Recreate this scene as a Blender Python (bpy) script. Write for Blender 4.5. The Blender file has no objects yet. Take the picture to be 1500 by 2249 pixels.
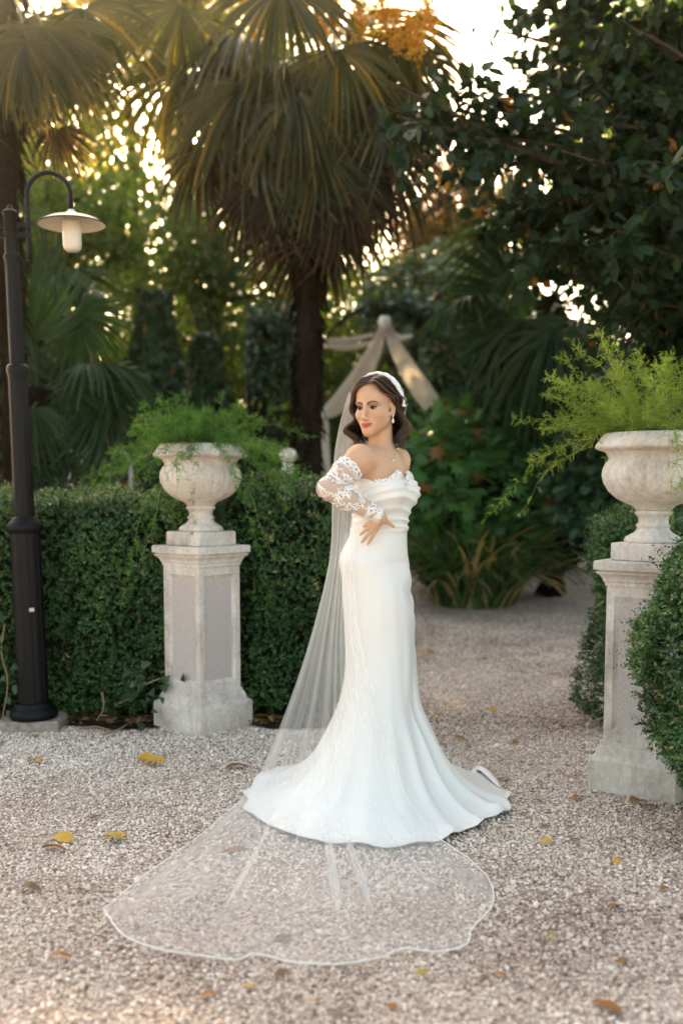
import bpy, math, random
import numpy as np
from mathutils import Vector, Matrix
from mathutils.bvhtree import BVHTree
random.seed(7); RNG = np.random.default_rng(11)
R = math.radians
S = bpy.context.scene
COL = S.collection
# ------------------------------------------------------------------ camera
EYE = np.array([0.0, 0.0, 1.257]); FPX = 2187.0; HORIZON = 1070.0; TILT = R(5)
CYO = HORIZON + FPX * math.tan(TILT)
cam_d = bpy.data.cameras.new('camera'); cam = bpy.data.objects.new('camera', cam_d); COL.objects.link(cam)
cam.location = EYE; cam.rotation_euler = (R(90) - TILT, 0, 0)
cam_d.sensor_fit = 'VERTICAL'; cam_d.sensor_height = 36.0; cam_d.sensor_width = 24.0
cam_d.lens = FPX / 2249 * 36; cam_d.shift_y = (CYO - 1124.5) / 2249
cam_d.clip_start = 0.05; cam_d.clip_end = 2000
cam_d.dof.use_dof = True; cam_d.dof.focus_distance = 3.9; cam_d.dof.aperture_fstop = 1.35
S.camera = cam
# ------------------------------------------------------------------ sky, sun, exposure
SUN_EL, SUN_AZ = R(31), R(-13)          # low behind the trees, a little to the left
w = bpy.data.worlds.new('World'); S.world = w; w.use_nodes = True
wn = w.node_tree; bg = wn.nodes['Background']
sky = wn.nodes.new('ShaderNodeTexSky'); sky.sky_type = 'NISHITA'; sky.sun_disc = False
sky.sun_elevation = SUN_EL; sky.sun_rotation = SUN_AZ
sky.dust_density = 3.0; sky.ozone_density = 0.6; sky.air_density = 1.0
wn.links.new(sky.outputs[0], bg.inputs[0]); bg.inputs[1].default_value = 0.15
sun_d = bpy.data.lights.new('sun', 'SUN'); sun = bpy.data.objects.new('sun', sun_d); COL.objects.link(sun)
sun_d.energy = 4.5; sun_d.angle = R(0.6); sun_d.color = (1.0, 0.83, 0.60)
sdir = Vector((math.sin(SUN_AZ) * math.cos(SUN_EL), math.cos(SUN_AZ) * math.cos(SUN_EL), math.sin(SUN_EL)))
sun.rotation_euler = sdir.to_track_quat('Z', 'Y').to_euler(); sun.location = (0, 0, 30)
vs = S.view_settings
vs.view_transform = 'Standard'; vs.look = 'None'; vs.gamma = 1.0; vs.use_curve_mapping = False
vs.exposure = 2.12
try:
    vs.use_white_balance = True; vs.white_balance_temperature = 9300; vs.white_balance_tint = 8
except Exception: pass
S.render.film_transparent = False
cy = S.cycles
cy.use_denoising = True; cy.max_bounces = 10; cy.transparent_max_bounces = 24; cy.diffuse_bounces = 4
cy.glossy_bounces = 3; cy.transmission_bounces = 6; cy.caustics_reflective = False; cy.caustics_refractive = False
cy.sample_clamp_indirect = 6.0

# ------------------------------------------------------------------ helpers
def ray(px, py):
    v = CYO - py
    return np.array([px - 750.0, FPX * math.cos(TILT) + v * math.sin(TILT), -FPX * math.sin(TILT) + v * math.cos(TILT)])
def P(px, py, Y):                       # the point seen at a pixel, at distance Y
    d = ray(px, py); return EYE + d * (Y / d[1])
def G(px, py, z=0.0):                   # the point of the ground seen at a pixel
    d = ray(px, py); return EYE + d * ((z - EYE[2]) / d[2])
def nrm(v):
    v = np.asarray(v, float); return v / (np.linalg.norm(v, axis=-1, keepdims=True) + 1e-12)
def lerp(a, b, t): return a + (b - a) * t
def sstep(a, b, x):
    t = np.clip((np.asarray(x, float) - a) / (b - a), 0, 1); return t * t * (3 - 2 * t)
def ground_z(Y):                        # the path climbs gently behind the gate
    return 0.05 * np.maximum(np.asarray(Y, float) - 8.0, 0) ** 1.0 * sstep(8, 11, Y)

def mesh_data(name, V, F, mat=None, smooth=True, rnd=None, uv=None, col=None):
    V = np.asarray(V, np.float32); me = bpy.data.meshes.new(name)
    Fs = F if isinstance(F, (list, tuple)) and len(F) and isinstance(F[0], np.ndarray) and F[0].ndim == 2 else [np.asarray(F)]
    Fs = [np.asarray(f, np.int32) for f in Fs if len(f)]
    loops = np.concatenate([f.ravel() for f in Fs]); tot = np.concatenate([np.full(len(f), f.shape[1], np.int32) for f in Fs])
    st = np.concatenate([[0], np.cumsum(tot)[:-1]]).astype(np.int32)
    me.vertices.add(len(V)); me.vertices.foreach_set('co', V.ravel())
    me.loops.add(len(loops)); me.loops.foreach_set('vertex_index', loops)
    me.polygons.add(len(tot)); me.polygons.foreach_set('loop_start', st)
    me.polygons.foreach_set('use_smooth', np.full(len(tot), smooth))
    if rnd is not None:
        a = me.attributes.new('rnd', 'FLOAT', 'POINT'); a.data.foreach_set('value', np.asarray(rnd, np.float32))
    if col is not None:
        a = me.attributes.new('col', 'FLOAT_COLOR', 'POINT'); c = np.ones((len(V), 4), np.float32); c[:, :3] = col
        a.data.foreach_set('color', c.ravel())
    if uv is not None:
        u = me.uv_layers.new(name='uv'); u.data.foreach_set('uv', np.asarray(uv, np.float32)[loops].ravel())
    me.update(calc_edges=True); me.validate()
    if mat is not None: me.materials.append(mat)
    return me
def put(name, me, parent=None, mtx=None):
    o = bpy.data.objects.new(name, me); COL.objects.link(o)
    if parent is not None:
        o.parent = parent
        o.matrix_parent_inverse = Matrix.Translation(-Vector(parent.get('base', (0, 0, 0)))) if mtx is None else Matrix()
    if mtx is not None:
        o.matrix_basis = (Matrix.Translation(-Vector(parent.get('base', (0, 0, 0)))) @ mtx) if parent is not None else mtx
    return o
def mk(name, V, F, mat, parent=None, **k): return put(name, mesh_data(name, V, F, mat, **k), parent)
def tag(o, label=None, cat=None, group=None, kind=None):
    if label: o['label'] = label
    if cat: o['category'] = cat
    if group: o['group'] = group
    if kind: o['kind'] = kind
    return o
def thing(name, label, cat, base, group=None):
    o = bpy.data.objects.new(name, None); COL.objects.link(o); o.empty_display_size = 0.1
    o.location = base; o['base'] = [float(b) for b in base]
    return tag(o, label, cat, group)

class MB:                               # collects shapes that make up ONE part
    def __init__(s): s.V = []; s.F = {}; s.r = []; s.n = 0
    def add(s, V, F, rnd=0.5):
        V = np.asarray(V, float); Fs = F if isinstance(F, list) else [F]
        for f in Fs:
            f = np.asarray(f)
            if len(f): s.F.setdefault(f.shape[1], []).append(f + s.n)
        s.V.append(V); s.r.append(np.broadcast_to(np.asarray(rnd, float), (len(V),))); s.n += len(V); return s
    def build(s, name, mat, parent=None, smooth=True):
        return mk(name, np.concatenate(s.V), [np.concatenate(f) for f in s.F.values()], mat, parent, smooth=smooth, rnd=np.concatenate(s.r))

def catmull(pts, n):
    p = np.asarray(pts, float); m = len(p); q = np.vstack([2 * p[0] - p[1], p, 2 * p[-1] - p[-2]])
    t = np.linspace(0, m - 1, n); i = np.minimum(t.astype(int), m - 2); u = (t - i)[:, None]
    a, b, c, d = q[i], q[i + 1], q[i + 2], q[i + 3]
    return 0.5 * (2 * b + (c - a) * u + (2 * a - 5 * b + 4 * c - d) * u * u + (3 * b - a - 3 * c + d) * u ** 3)
def tube(pts, rad, n=8, caps=True, flat=1.0):
    p = np.asarray(pts, float); m = len(p); rad = np.broadcast_to(np.asarray(rad, float), (m,))
    T = nrm(np.gradient(p, axis=0)); up = np.array([0, 0, 1.0]) if abs(T[0][2]) < 0.9 else np.array([1.0, 0, 0])
    N = np.zeros_like(p); v = nrm(np.cross(T[0], up)); N[0] = v
    for i in range(1, m):
        v = v - T[i] * np.dot(v, T[i]); v = nrm(v); N[i] = v
    Bn = np.cross(T, N); a = np.arange(n) * 2 * np.pi / n
    V = (p[:, None] + rad[:, None, None] * (np.cos(a)[None, :, None] * N[:, None] + flat * np.sin(a)[None, :, None] * Bn[:, None])).reshape(-1, 3)
    i, j = np.meshgrid(np.arange(m - 1), np.arange(n), indexing='ij'); j2 = (j + 1) % n
    Q = np.stack([i * n + j, i * n + j2, (i + 1) * n + j2, (i + 1) * n + j], -1).reshape(-1, 4)
    Fs = [Q]
    if caps:
        V = np.vstack([V, p[0], p[-1]]); k = np.arange(n); k2 = (k + 1) % n
        Fs.append(np.vstack([np.stack([np.full(n, m * n), k2, k], -1), np.stack([np.full(n, m * n + 1), (m - 1) * n + k, (m - 1) * n + k2], -1)]))
    return V, Fs
def gridf(m, n, wrap=False):
    i, j = np.meshgrid(np.arange(m - 1), np.arange(n if wrap else n - 1), indexing='ij'); j2 = (j + 1) % n
    return np.stack([i * n + j, i * n + j2, (i + 1) * n + j2, (i + 1) * n + j], -1).reshape(-1, 4)
def lathe(prof, n=48, lobes=None):
    prof = np.asarray(prof, float); a = np.arange(n) * 2 * np.pi / n; V = []
    for k, (r, z) in enumerate(prof):
        rr = np.full(n, r) if lobes is None else r * lobes(a, z)
        V.append(np.stack([rr * np.cos(a), rr * np.sin(a), np.full(n, z)], -1))
    return np.concatenate(V), gridf(len(prof), n, True)
def sqloft(prof, ch=0.006):             # moulded square block: rings of half-width / height
    V = []
    for h, z in prof:
        c = min(ch, h * 0.3)
        V.append([(h, -h + c, z), (h, h - c, z), (h - c, h, z), (-h + c, h, z), (-h, h - c, z), (-h, -h + c, z), (-h + c, -h, z), (h - c, -h, z)])
    V = np.array(V).reshape(-1, 3); m = len(prof); F = gridf(m, 8, True)
    return V, [F, np.array([[7, 6, 5, 4, 3, 2, 1, 0]]), np.array([[(m - 1) * 8 + k for k in range(8)]])]
def rot_z(V, a, loc=(0, 0, 0)):
    c, s = math.cos(a), math.sin(a); V = np.asarray(V, float)
    return np.stack([V[:, 0] * c - V[:, 1] * s, V[:, 0] * s + V[:, 1] * c, V[:, 2]], -1) + np.asarray(loc)
def box(x0, x1, y0, y1, z0, z1):
    V = np.array([(x, y, z) for z in (z0, z1) for x, y in ((x0, y0), (x1, y0), (x1, y1), (x0, y1))], float)
    return V, np.array([(3, 2, 1, 0), (4, 5, 6, 7), (0, 1, 5, 4), (1, 2, 6, 5), (2, 3, 7, 6), (3, 0, 4, 7)])

# value noise in numpy, for uneven shapes
_tab = np.random.default_rng(3).random(4096)
def vnoise(p, sc=1.0, seed=0):
    q = np.asarray(p, float) * sc + 100.0; i = np.floor(q).astype(np.int64); f = q - i; f = f * f * (3 - 2 * f); out = 0
    for dx in (0, 1):
        for dy in (0, 1):
            for dz in (0, 1):
                h = _tab[((i[..., 0] + dx) * 73856093 ^ (i[..., 1] + dy) * 19349663 ^ (i[..., 2] + dz) * 83492791 ^ seed * 7919) & 4095]
                out = out + h * (f[..., 0] if dx else 1 - f[..., 0]) * (f[..., 1] if dy else 1 - f[..., 1]) * (f[..., 2] if dz else 1 - f[..., 2])
    return out
LEAF2 = (np.array([(0, 0, 0), (.42, .5, .08), (1, 0, -.04), (.42, -.5, .08)]), np.array([(0, 2, 1), (0, 3, 2)]))
LEAF6 = (np.array([(0, 0, 0), (.22, .36, .05), (.62, .42, .04), (1, 0, -.08), (.62, -.42, .04), (.22, -.36, .05), (.5, 0, -.02)]),
         np.array([(0, 6, 1), (1, 6, 2), (2, 6, 3), (3, 6, 4), (4, 6, 5), (5, 6, 0)]))
def rand_dirs(n, rng=None): return nrm((rng or RNG).normal(size=(n, 3)))
def leaf_cloud(pts, dirs, ups, L, W, tmpl=LEAF2, rnd=None):
    pts = np.asarray(pts, float); n = len(pts); T, F = tmpl; k = len(T)
    d = nrm(dirs); s = nrm(np.cross(ups, d)); u = np.cross(d, s)
    L = np.broadcast_to(np.asarray(L, float), (n,))[:, None, None]; W = np.broadcast_to(np.asarray(W, float), (n,))[:, None, None]
    V = pts[:, None] + T[None, :, 0:1] * L * d[:, None] + T[None, :, 1:2] * W * s[:, None] + T[None, :, 2:3] * L * u[:, None]
    FF = (F[None] + (np.arange(n) * k)[:, None, None]).reshape(-1, F.shape[1])
    r = RNG.random(n) if rnd is None else rnd
    return V.reshape(-1, 3), FF, np.repeat(r, k)

# ------------------------------------------------------------------ materials
def new_mat(name):
    m = bpy.data.materials.new(name); m.use_nodes = True; nt = m.node_tree
    return m, nt, nt.nodes['Principled BSDF'], nt.nodes['Material Output']
def N(nt, typ, **k):
    n = nt.nodes.new(typ)
    for a, b in k.items(): setattr(n, a, b)
    return n
def ramp(nt, src, stops, interp='LINEAR'):
    n = nt.nodes.new('ShaderNodeValToRGB'); e = n.color_ramp.elements; n.color_ramp.interpolation = interp
    while len(e) > 1: e.remove(e[-1])
    e[0].position = stops[0][0]; e[0].color = (*stops[0][1], 1)
    for p, c in stops[1:]:
        x = e.new(p); x.color = (*c, 1)
    nt.links.new(src, n.inputs[0]); return n.outputs[0]
def noise(nt, scale, detail=4, rough=0.55, vec=None):
    n = nt.nodes.new('ShaderNodeTexNoise'); n.inputs['Scale'].default_value = scale; n.inputs['Detail'].default_value = detail
    n.inputs['Roughness'].default_value = rough
    if vec is not None: nt.links.new(vec, n.inputs['Vector'])
    return n.outputs[0]
def bump(nt, b, h, strength, dist):
    n = nt.nodes.new('ShaderNodeBump'); n.inputs['Strength'].default_value = strength; n.inputs['Distance'].default_value = dist
    nt.links.new(h, n.inputs['Height']); nt.links.new(n.outputs[0], b.inputs['Normal']); return n
def objco(nt):
    return nt.nodes.new('ShaderNodeTexCoord').outputs['Object']
def leaf_mat(name, stops, trans=0.4, rough=0.45, tcol=(1.35, 1.25, 0.5), spec=0.35):
    m, nt, b, out = new_mat(name); L = nt.links
    at = N(nt, 'ShaderNodeAttribute', attribute_name='rnd')
    c = ramp(nt, at.outputs['Fac'], stops); L.new(c, b.inputs['Base Color'])
    b.inputs['Roughness'].default_value = rough; b.inputs['Specular IOR Level'].default_value = spec
    mul = N(nt, 'ShaderNodeMix', data_type='RGBA', blend_type='MULTIPLY'); mul.inputs[0].default_value = 1
    L.new(c, mul.inputs[6]); mul.inputs[7].default_value = (*tcol, 1); mul.clamp_result = False
    t = N(nt, 'ShaderNodeBsdfTranslucent'); L.new(mul.outputs[2], t.inputs[0])
    mx = N(nt, 'ShaderNodeMixShader'); mx.inputs[0].default_value = trans
    L.new(b.outputs[0], mx.inputs[1]); L.new(t.outputs[0], mx.inputs[2]); L.new(mx.outputs[0], out.inputs[0]); return m
def plain(name, c, rough=0.6, spec=0.4, metal=0.0, nscale=None, namt=0.15, bmp=0.0, bscale=40, bdist=0.002):
    m, nt, b, out = new_mat(name); b.inputs['Roughness'].default_value = rough
    b.inputs['Specular IOR Level'].default_value = spec; b.inputs['Metallic'].default_value = metal
    b.inputs['Base Color'].default_value = (*c, 1); v = objco(nt)
    if nscale:
        f = noise(nt, nscale, 5, 0.6, v)
        nt.links.new(ramp(nt, f, [(0.3, tuple(x * (1 - namt) for x in c)), (0.7, tuple(min(1, x * (1 + namt)) for x in c))]), b.inputs['Base Color'])
    if bmp: bump(nt, b, noise(nt, bscale, 6, 0.6, v), bmp, bdist)
    return m
M = {}
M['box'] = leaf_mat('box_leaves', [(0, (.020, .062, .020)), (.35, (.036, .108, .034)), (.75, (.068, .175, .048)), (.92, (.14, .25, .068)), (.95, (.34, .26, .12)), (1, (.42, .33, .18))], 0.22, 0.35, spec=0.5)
M['box_core'] = plain('dark_shade_core', (.012, .014, .008), 0.95, 0.0)  # near-black colour standing in for the shade inside hedges, shrubs and ivy
M['palm'] = leaf_mat('palm_leaf', [(0, (.012, .020, .009)), (.5, (.020, .032, .013)), (.85, (.045, .055, .022)), (1, (.11, .09, .036))], 0.38, 0.30, (5.0, 3.5, .9), 0.45)
M['palm_dry'] = leaf_mat('dry_palm_leaf', [(0, (.008, .0075, .004)), (.6, (.018, .0155, .008)), (1, (.065, .042, .020))], 0.30, 0.5, (3.2, 1.8, .6))
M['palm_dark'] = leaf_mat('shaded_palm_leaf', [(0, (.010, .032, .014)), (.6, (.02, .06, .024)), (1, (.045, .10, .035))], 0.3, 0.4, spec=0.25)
M['fibre'] = plain('palm_trunk_fibre', (.022, .014, .010), 0.95, 0.1, nscale=30, namt=.5, bmp=1, bscale=60, bdist=.02)
M['tree_gold'] = leaf_mat('sunlit_tree_leaf', [(0, (.06, .10, .02)), (.5, (.13, .17, .035)), (.8, (.24, .21, .045)), (1, (.34, .23, .05))], 0.6, 0.5, (3.0, 2.2, .6))  # golden sunlight put into the leaf colour and its translucent tint
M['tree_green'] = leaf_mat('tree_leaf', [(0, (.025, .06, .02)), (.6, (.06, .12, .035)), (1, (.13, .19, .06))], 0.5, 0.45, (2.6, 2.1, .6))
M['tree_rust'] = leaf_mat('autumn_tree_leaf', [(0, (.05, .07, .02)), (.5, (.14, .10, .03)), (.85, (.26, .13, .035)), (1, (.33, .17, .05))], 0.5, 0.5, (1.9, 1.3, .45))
M['tree_dark'] = leaf_mat('broad_dark_leaf', [(0, (.007, .020, .010)), (.6, (.014, .036, .017)), (.94, (.03, .065, .026)), (.97, (.25, .11, .03)), (1, (.3, .13, .04))], 0.28, 0.5, (2.2, 2.0, .6), .18)
M['ivy'] = leaf_mat('ivy_leaf', [(0, (.012, .04, .018)), (.6, (.025, .075, .03)), (.95, (.06, .12, .05)), (.98, (.25, .08, .03)), (1, (.3, .1, .04))], 0.2, 0.35, spec=0.5)
M['lobed'] = leaf_mat('lobed_shrub_leaf', [(0, (.035, .125, .042)), (.6, (.075, .22, .065)), (.9, (.15, .32, .08)), (.95, (.28, .11, .04)), (1, (.3, .14, .05))], 0.3, 0.4)
M['strap'] = leaf_mat('strap_leaf', [(0, (.03, .085, .028)), (.6, (.07, .15, .05)), (.8, (.12, .2, .07)), (.86, (.35, .24, .10)), (1, (.48, .34, .17))], 0.3, 0.4)
M['fern_l'] = leaf_mat('asparagus_needles', [(0, (.045, .15, .03)), (.5, (.08, .23, .045)), (.85, (.16, .32, .08)), (1, (.34, .34, .14))], 0.4, 0.5)
M['fern_r'] = leaf_mat('pale_asparagus_needles', [(0, (.11, .20, .035)), (.5, (.20, .32, .06)), (.85, (.32, .42, .11)), (1, (.42, .38, .16))], 0.4, 0.5)
M['cloth'] = leaf_mat('drape_cloth', [(0, (.88, .84, .79)), (1, (.88, .84, .79))], .15, .9, (1, .97, .93), .1)
M['twig'] = plain('pale_twig', (.28, .19, .11), 0.8)
M['bark'] = plain('dark_bark', (.05, .036, .026), 0.9, 0.2, nscale=14, namt=.4, bmp=.8, bscale=25, bdist=.02)
M['lampblack'] = plain('black_enamel', (.003, .003, .0045), 0.5, 0.2, nscale=60, namt=.25, bmp=.15, bscale=220, bdist=.001)
M['lampcream'] = plain('cream_enamel', (.72, .67, .58), 0.4, 0.5, nscale=25, namt=.08)
M['white_iron'] = plain('painted_white_metal', (.55, .53, .50), 0.5)
M['soil'] = plain('soil', (.045, .03, .02), 1.0, 0.1, nscale=40, namt=.5, bmp=1, bscale=90, bdist=.02)
M['slab'] = plain('rough_stone_slab', (.33, .28, .25), 0.95, 0.2, nscale=30, namt=.3, bmp=.8, bscale=70, bdist=.01)
def stone_mat():
    m, nt, b, out = new_mat('cast_stone'); L = nt.links; v = objco(nt)
    f1 = noise(nt, 5, 6, .62, v); f2 = noise(nt, 60, 4, .6, v)
    c1 = ramp(nt, f1, [(.30, (.44, .38, .335)), (.44, (.63, .57, .525)), (.6, (.75, .70, .65)), (.75, (.80, .76, .72))])
    c2 = ramp(nt, f2, [(.3, (.78, .76, .74)), (.6, (1, 1, 1))])
    mps = N(nt, 'ShaderNodeMapping'); mps.inputs['Scale'].default_value = (1, 1, .12); L.new(v, mps.inputs[0]); f4 = noise(nt, 34, 5, .65, mps.outputs[0])
    c4 = ramp(nt, f4, [(.36, (.62, .57, .50)), (.52, (1, 1, 1))]); m4 = N(nt, 'ShaderNodeMix', data_type='RGBA', blend_type='MULTIPLY'); m4.inputs[0].default_value = .35; L.new(c1, m4.inputs[6]); L.new(c4, m4.inputs[7])
    mu = N(nt, 'ShaderNodeMix', data_type='RGBA', blend_type='MULTIPLY'); mu.inputs[0].default_value = 0.8
    L.new(m4.outputs[2], mu.inputs[6]); L.new(c2, mu.inputs[7])
    L.new(mu.outputs[2], b.inputs['Base Color']); b.inputs['Roughness'].default_value = .88; b.inputs['Specular IOR Level'].default_value = .2
    wv = N(nt, 'ShaderNodeTexWave'); wv.inputs['Scale'].default_value = 38; wv.inputs['Distortion'].default_value = 6; wv.inputs['Detail'].default_value = 3
    mp = N(nt, 'ShaderNodeMapping'); mp.inputs['Rotation'].default_value = (.3, .8, .6); L.new(v, mp.inputs[0]); L.new(mp.outputs[0], wv.inputs[0])
    mm = N(nt, 'ShaderNodeMath', operation='MULTIPLY_ADD'); mm.inputs[1].default_value = .5; L.new(wv.outputs[1], mm.inputs[0]); L.new(f2, mm.inputs[2])
    bump(nt, b, mm.outputs[0], .35, .004); return m
M['stone'] = stone_mat()
def panel_mat():
    m, nt, b, out = new_mat('stippled_stone_panel'); L = nt.links; v = objco(nt)
    mp = N(nt, 'ShaderNodeMapping'); mp.inputs['Scale'].default_value = (1, 1, 2.2); L.new(v, mp.inputs[0])
    f = noise(nt, 130, 3, .6, mp.outputs[0]); c = ramp(nt, f, [(.3, (.44, .385, .375)), (.65, (.66, .60, .58))]); L.new(c, b.inputs['Base Color'])
    b.inputs['Roughness'].default_value = .95; b.inputs['Specular IOR Level'].default_value = .1; bump(nt, b, f, .8, .006); return m
M['panel'] = panel_mat()
# ================================================================== the ground
def gravel_mat():
    m, nt, b, out = new_mat('gravel_bed'); L = nt.links; v = objco(nt)
    vo = N(nt, 'ShaderNodeTexVoronoi'); vo.inputs['Scale'].default_value = 85; L.new(v, vo.inputs['Vector'])
    sp = N(nt, 'ShaderNodeSeparateColor'); L.new(vo.outputs['Color'], sp.inputs[0])
    c = ramp(nt, sp.outputs[0], [(0, (.22, .15, .125)), (.25, (.42, .33, .28)), (.6, (.58, .48, .43)), (1, (.74, .66, .61))])
    big = ramp(nt, noise(nt, 1.3, 5, .6, v), [(.35, (.72, .66, .62)), (.65, (1, 1, 1))])
    mu = N(nt, 'ShaderNodeMix', data_type='RGBA', blend_type='MULTIPLY'); mu.inputs[0].default_value = 1
    L.new(c, mu.inputs[6]); L.new(big, mu.inputs[7]); L.new(mu.outputs[2], b.inputs['Base Color'])
    b.inputs['Roughness'].default_value = .9; b.inputs['Specular IOR Level'].default_value = .2
    inv = N(nt, 'ShaderNodeMath', operation='SUBTRACT'); inv.inputs[0].default_value = 1; L.new(vo.outputs['Distance'], inv.inputs[1])
    bump(nt, b, inv.outputs[0], 1, .012); return m
M['gravel'] = gravel_mat()
xs = np.concatenate([[-300, -120, -50, -25], np.linspace(-14, 14, 113), [25, 50, 120, 300]])
ys = np.concatenate([[-300, -100, -30, -10, -3], np.linspace(0, 30, 121), [40, 60, 120, 300, 600]])
gx, gy = np.meshgrid(xs, ys, indexing='ij'); gz = ground_z(np.minimum(gy, 26)) + 0.012 * (vnoise(np.stack([gx, gy, gx * 0], -1), 1.6) - .5) * (abs(gx) < 14) * (gy > .1) * (gy < 30)
gnd = mk('ground', np.stack([gx, gy, gz], -1).reshape(-1, 3), gridf(len(xs), len(ys)), M['gravel']); gnd['kind'] = 'structure'
def gz_at(x, y): return float(ground_z(y)) + 0.012 * (float(vnoise(np.array([x, y, 0.0]), 1.6)) - .5)
# loose pebbles: tens of thousands of small stones laid over the bed
def pebbles():
    rng = np.random.default_rng(5); n = 430000
    Y = 1.9 + (9.5 - 1.9) * rng.random(n); keep = rng.random(n) < (0.72 * Y + .7) / (0.72 * 9.5 + .7); Y = Y[keep]
    keep = rng.random(len(Y)) < 1 - .75 * sstep(6, 9.5, Y); Y = Y[keep]
    X = (rng.random(len(Y)) * 2 - 1) * (0.37 * Y + .35)
    sz = (.0031 + .0029 * rng.random(len(Y)) ** 2) * np.where(rng.random(len(Y)) < .012, 1.9, 1) * (1 + .05 * np.maximum(Y - 4, 0))
    soil = (Y > 5.12 + .06 * np.sin(X * 7)) & (X < .3) & (Y < 8)
    k = ~(soil & (rng.random(len(Y)) < .92)); X, Y, sz = X[k], Y[k], sz[k]
    Z = ground_z(Y) + 0.012 * (vnoise(np.stack([X, Y, X * 0], -1), 1.6) - .5) + sz * (.15 + .5 * rng.random(len(X)))
    patch = vnoise(np.stack([X, Y, X * 0], -1), 1.5, 9)
    me = bpy.data.meshes.new('pebble_points'); me.vertices.add(len(X)); me.vertices.foreach_set('co', np.stack([X, Y, Z], -1).astype(np.float32).ravel())
    a = me.attributes.new('psize', 'FLOAT_VECTOR', 'POINT')
    sv = sz[:, None] * np.stack([.8 + .7 * rng.random(len(X)), .7 + .5 * rng.random(len(X)), .5 + .4 * rng.random(len(X))], -1); a.data.foreach_set('vector', sv.astype(np.float32).ravel())
    a = me.attributes.new('protn', 'FLOAT_VECTOR', 'POINT'); rv = np.stack([rng.normal(0, .35, len(X)), rng.normal(0, .35, len(X)), rng.random(len(X)) * 6.283], -1); a.data.foreach_set('vector', rv.astype(np.float32).ravel())
    a = me.attributes.new('tone', 'FLOAT', 'POINT'); a.data.foreach_set('value', np.clip(rng.random(len(X)) * .82 + .12 + (patch - .55) * .45 + (vnoise(np.stack([X, Y, X * 0], -1), 5, 3) - .5) * .25 - .15 * sstep(4.6, 7, Y), 0, 1).astype(np.float32))
    o = bpy.data.objects.new('gravel', me); COL.objects.link(o); tag(o, 'pinkish beige loose gravel covering the path', 'gravel', kind='stuff')
    m, nt, b, out = new_mat('pebble'); at = N(nt, 'ShaderNodeAttribute', attribute_name='tone', attribute_type='INSTANCER')
    c = ramp(nt, at.outputs['Fac'], [(0, (.20, .13, .10)), (.10, (.40, .28, .215)), (.35, (.63, .49, .395)), (.7, (.79, .665, .565)), (1, (.90, .81, .73))])
    nt.links.new(c, b.inputs['Base Color']); b.inputs['Roughness'].default_value = .75; b.inputs['Specular IOR Level'].default_value = .3
    ng = bpy.data.node_groups.new('scatter_pebbles', 'GeometryNodeTree')
    ng.interface.new_socket('Geometry', in_out='INPUT', socket_type='NodeSocketGeometry'); ng.interface.new_socket('Geometry', in_out='OUTPUT', socket_type='NodeSocketGeometry')
    gi, go = ng.nodes.new('NodeGroupInput'), ng.nodes.new('NodeGroupOutput')
    ico = ng.nodes.new('GeometryNodeMeshIcoSphere'); ico.inputs['Radius'].default_value = 1; ico.inputs['Subdivisions'].default_value = 2
    sp = ng.nodes.new('GeometryNodeSetPosition'); nz = ng.nodes.new('ShaderNodeTexNoise'); nz.inputs['Scale'].default_value = 1.1
    su = ng.nodes.new('ShaderNodeVectorMath'); su.operation = 'SUBTRACT'; su.inputs[1].default_value = (.5, .5, .5)
    sc = ng.nodes.new('ShaderNodeVectorMath'); sc.operation = 'SCALE'; sc.inputs['Scale'].default_value = 1.1
    sm = ng.nodes.new('GeometryNodeSetMaterial'); sm.inputs['Material'].default_value = m
    io = ng.nodes.new('GeometryNodeInstanceOnPoints')
    def na(nm, ty):
        x = ng.nodes.new('GeometryNodeInputNamedAttribute'); x.data_type = ty; x.inputs[0].default_value = nm; return x.outputs['Attribute']
    L = ng.links; L.new(nz.outputs['Color'], su.inputs[0]); L.new(su.outputs[0], sc.inputs[0]); L.new(sc.outputs[0], sp.inputs['Offset'])
    L.new(ico.outputs['Mesh'], sp.inputs['Geometry']); L.new(sp.outputs[0], sm.inputs[0]); L.new(sm.outputs[0], io.inputs['Instance'])
    L.new(gi.outputs[0], io.inputs['Points']); L.new(na('psize', 'FLOAT_VECTOR'), io.inputs['Scale'])
    er = ng.nodes.new('FunctionNodeEulerToRotation'); L.new(na('protn', 'FLOAT_VECTOR'), er.inputs[0]); L.new(er.outputs[0], io.inputs['Rotation'])
    L.new(io.outputs[0], go.inputs[0]); md = o.modifiers.new('scatter', 'NODES'); md.node_group = ng
pebbles()
# soil bed under the left hedge, lawn behind it
def sheet(name, poly_x, y0f, y1f, mat, dz, kind='structure'):
    n, k = len(poly_x), 9; V = []
    for x in poly_x:
        for j in range(k):
            y = lerp(y0f(x), y1f(x), j / (k - 1)); V.append((x, y, float(ground_z(y)) + dz + .012 * (float(vnoise(np.array([x, y, 0.]), 1.6)) - .5)))
    o = mk(name, V, gridf(n, k), mat); o['kind'] = kind; return o
sheet('soil_bed', np.linspace(-4.5, .25, 40), lambda x: 5.13 + .06 * math.sin(x * 7) + .03 * math.sin(x * 23), lambda x: 6.6, M['soil'], .008)
M['lawn'] = plain('lawn', (.09, .12, .04), 0.95, 0.1, nscale=30, namt=.4, bmp=1, bscale=80, bdist=.03)
sheet('lawn', np.linspace(-9, .2, 20), lambda x: 6.61, lambda x: 17, M['lawn'], .01)

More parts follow.
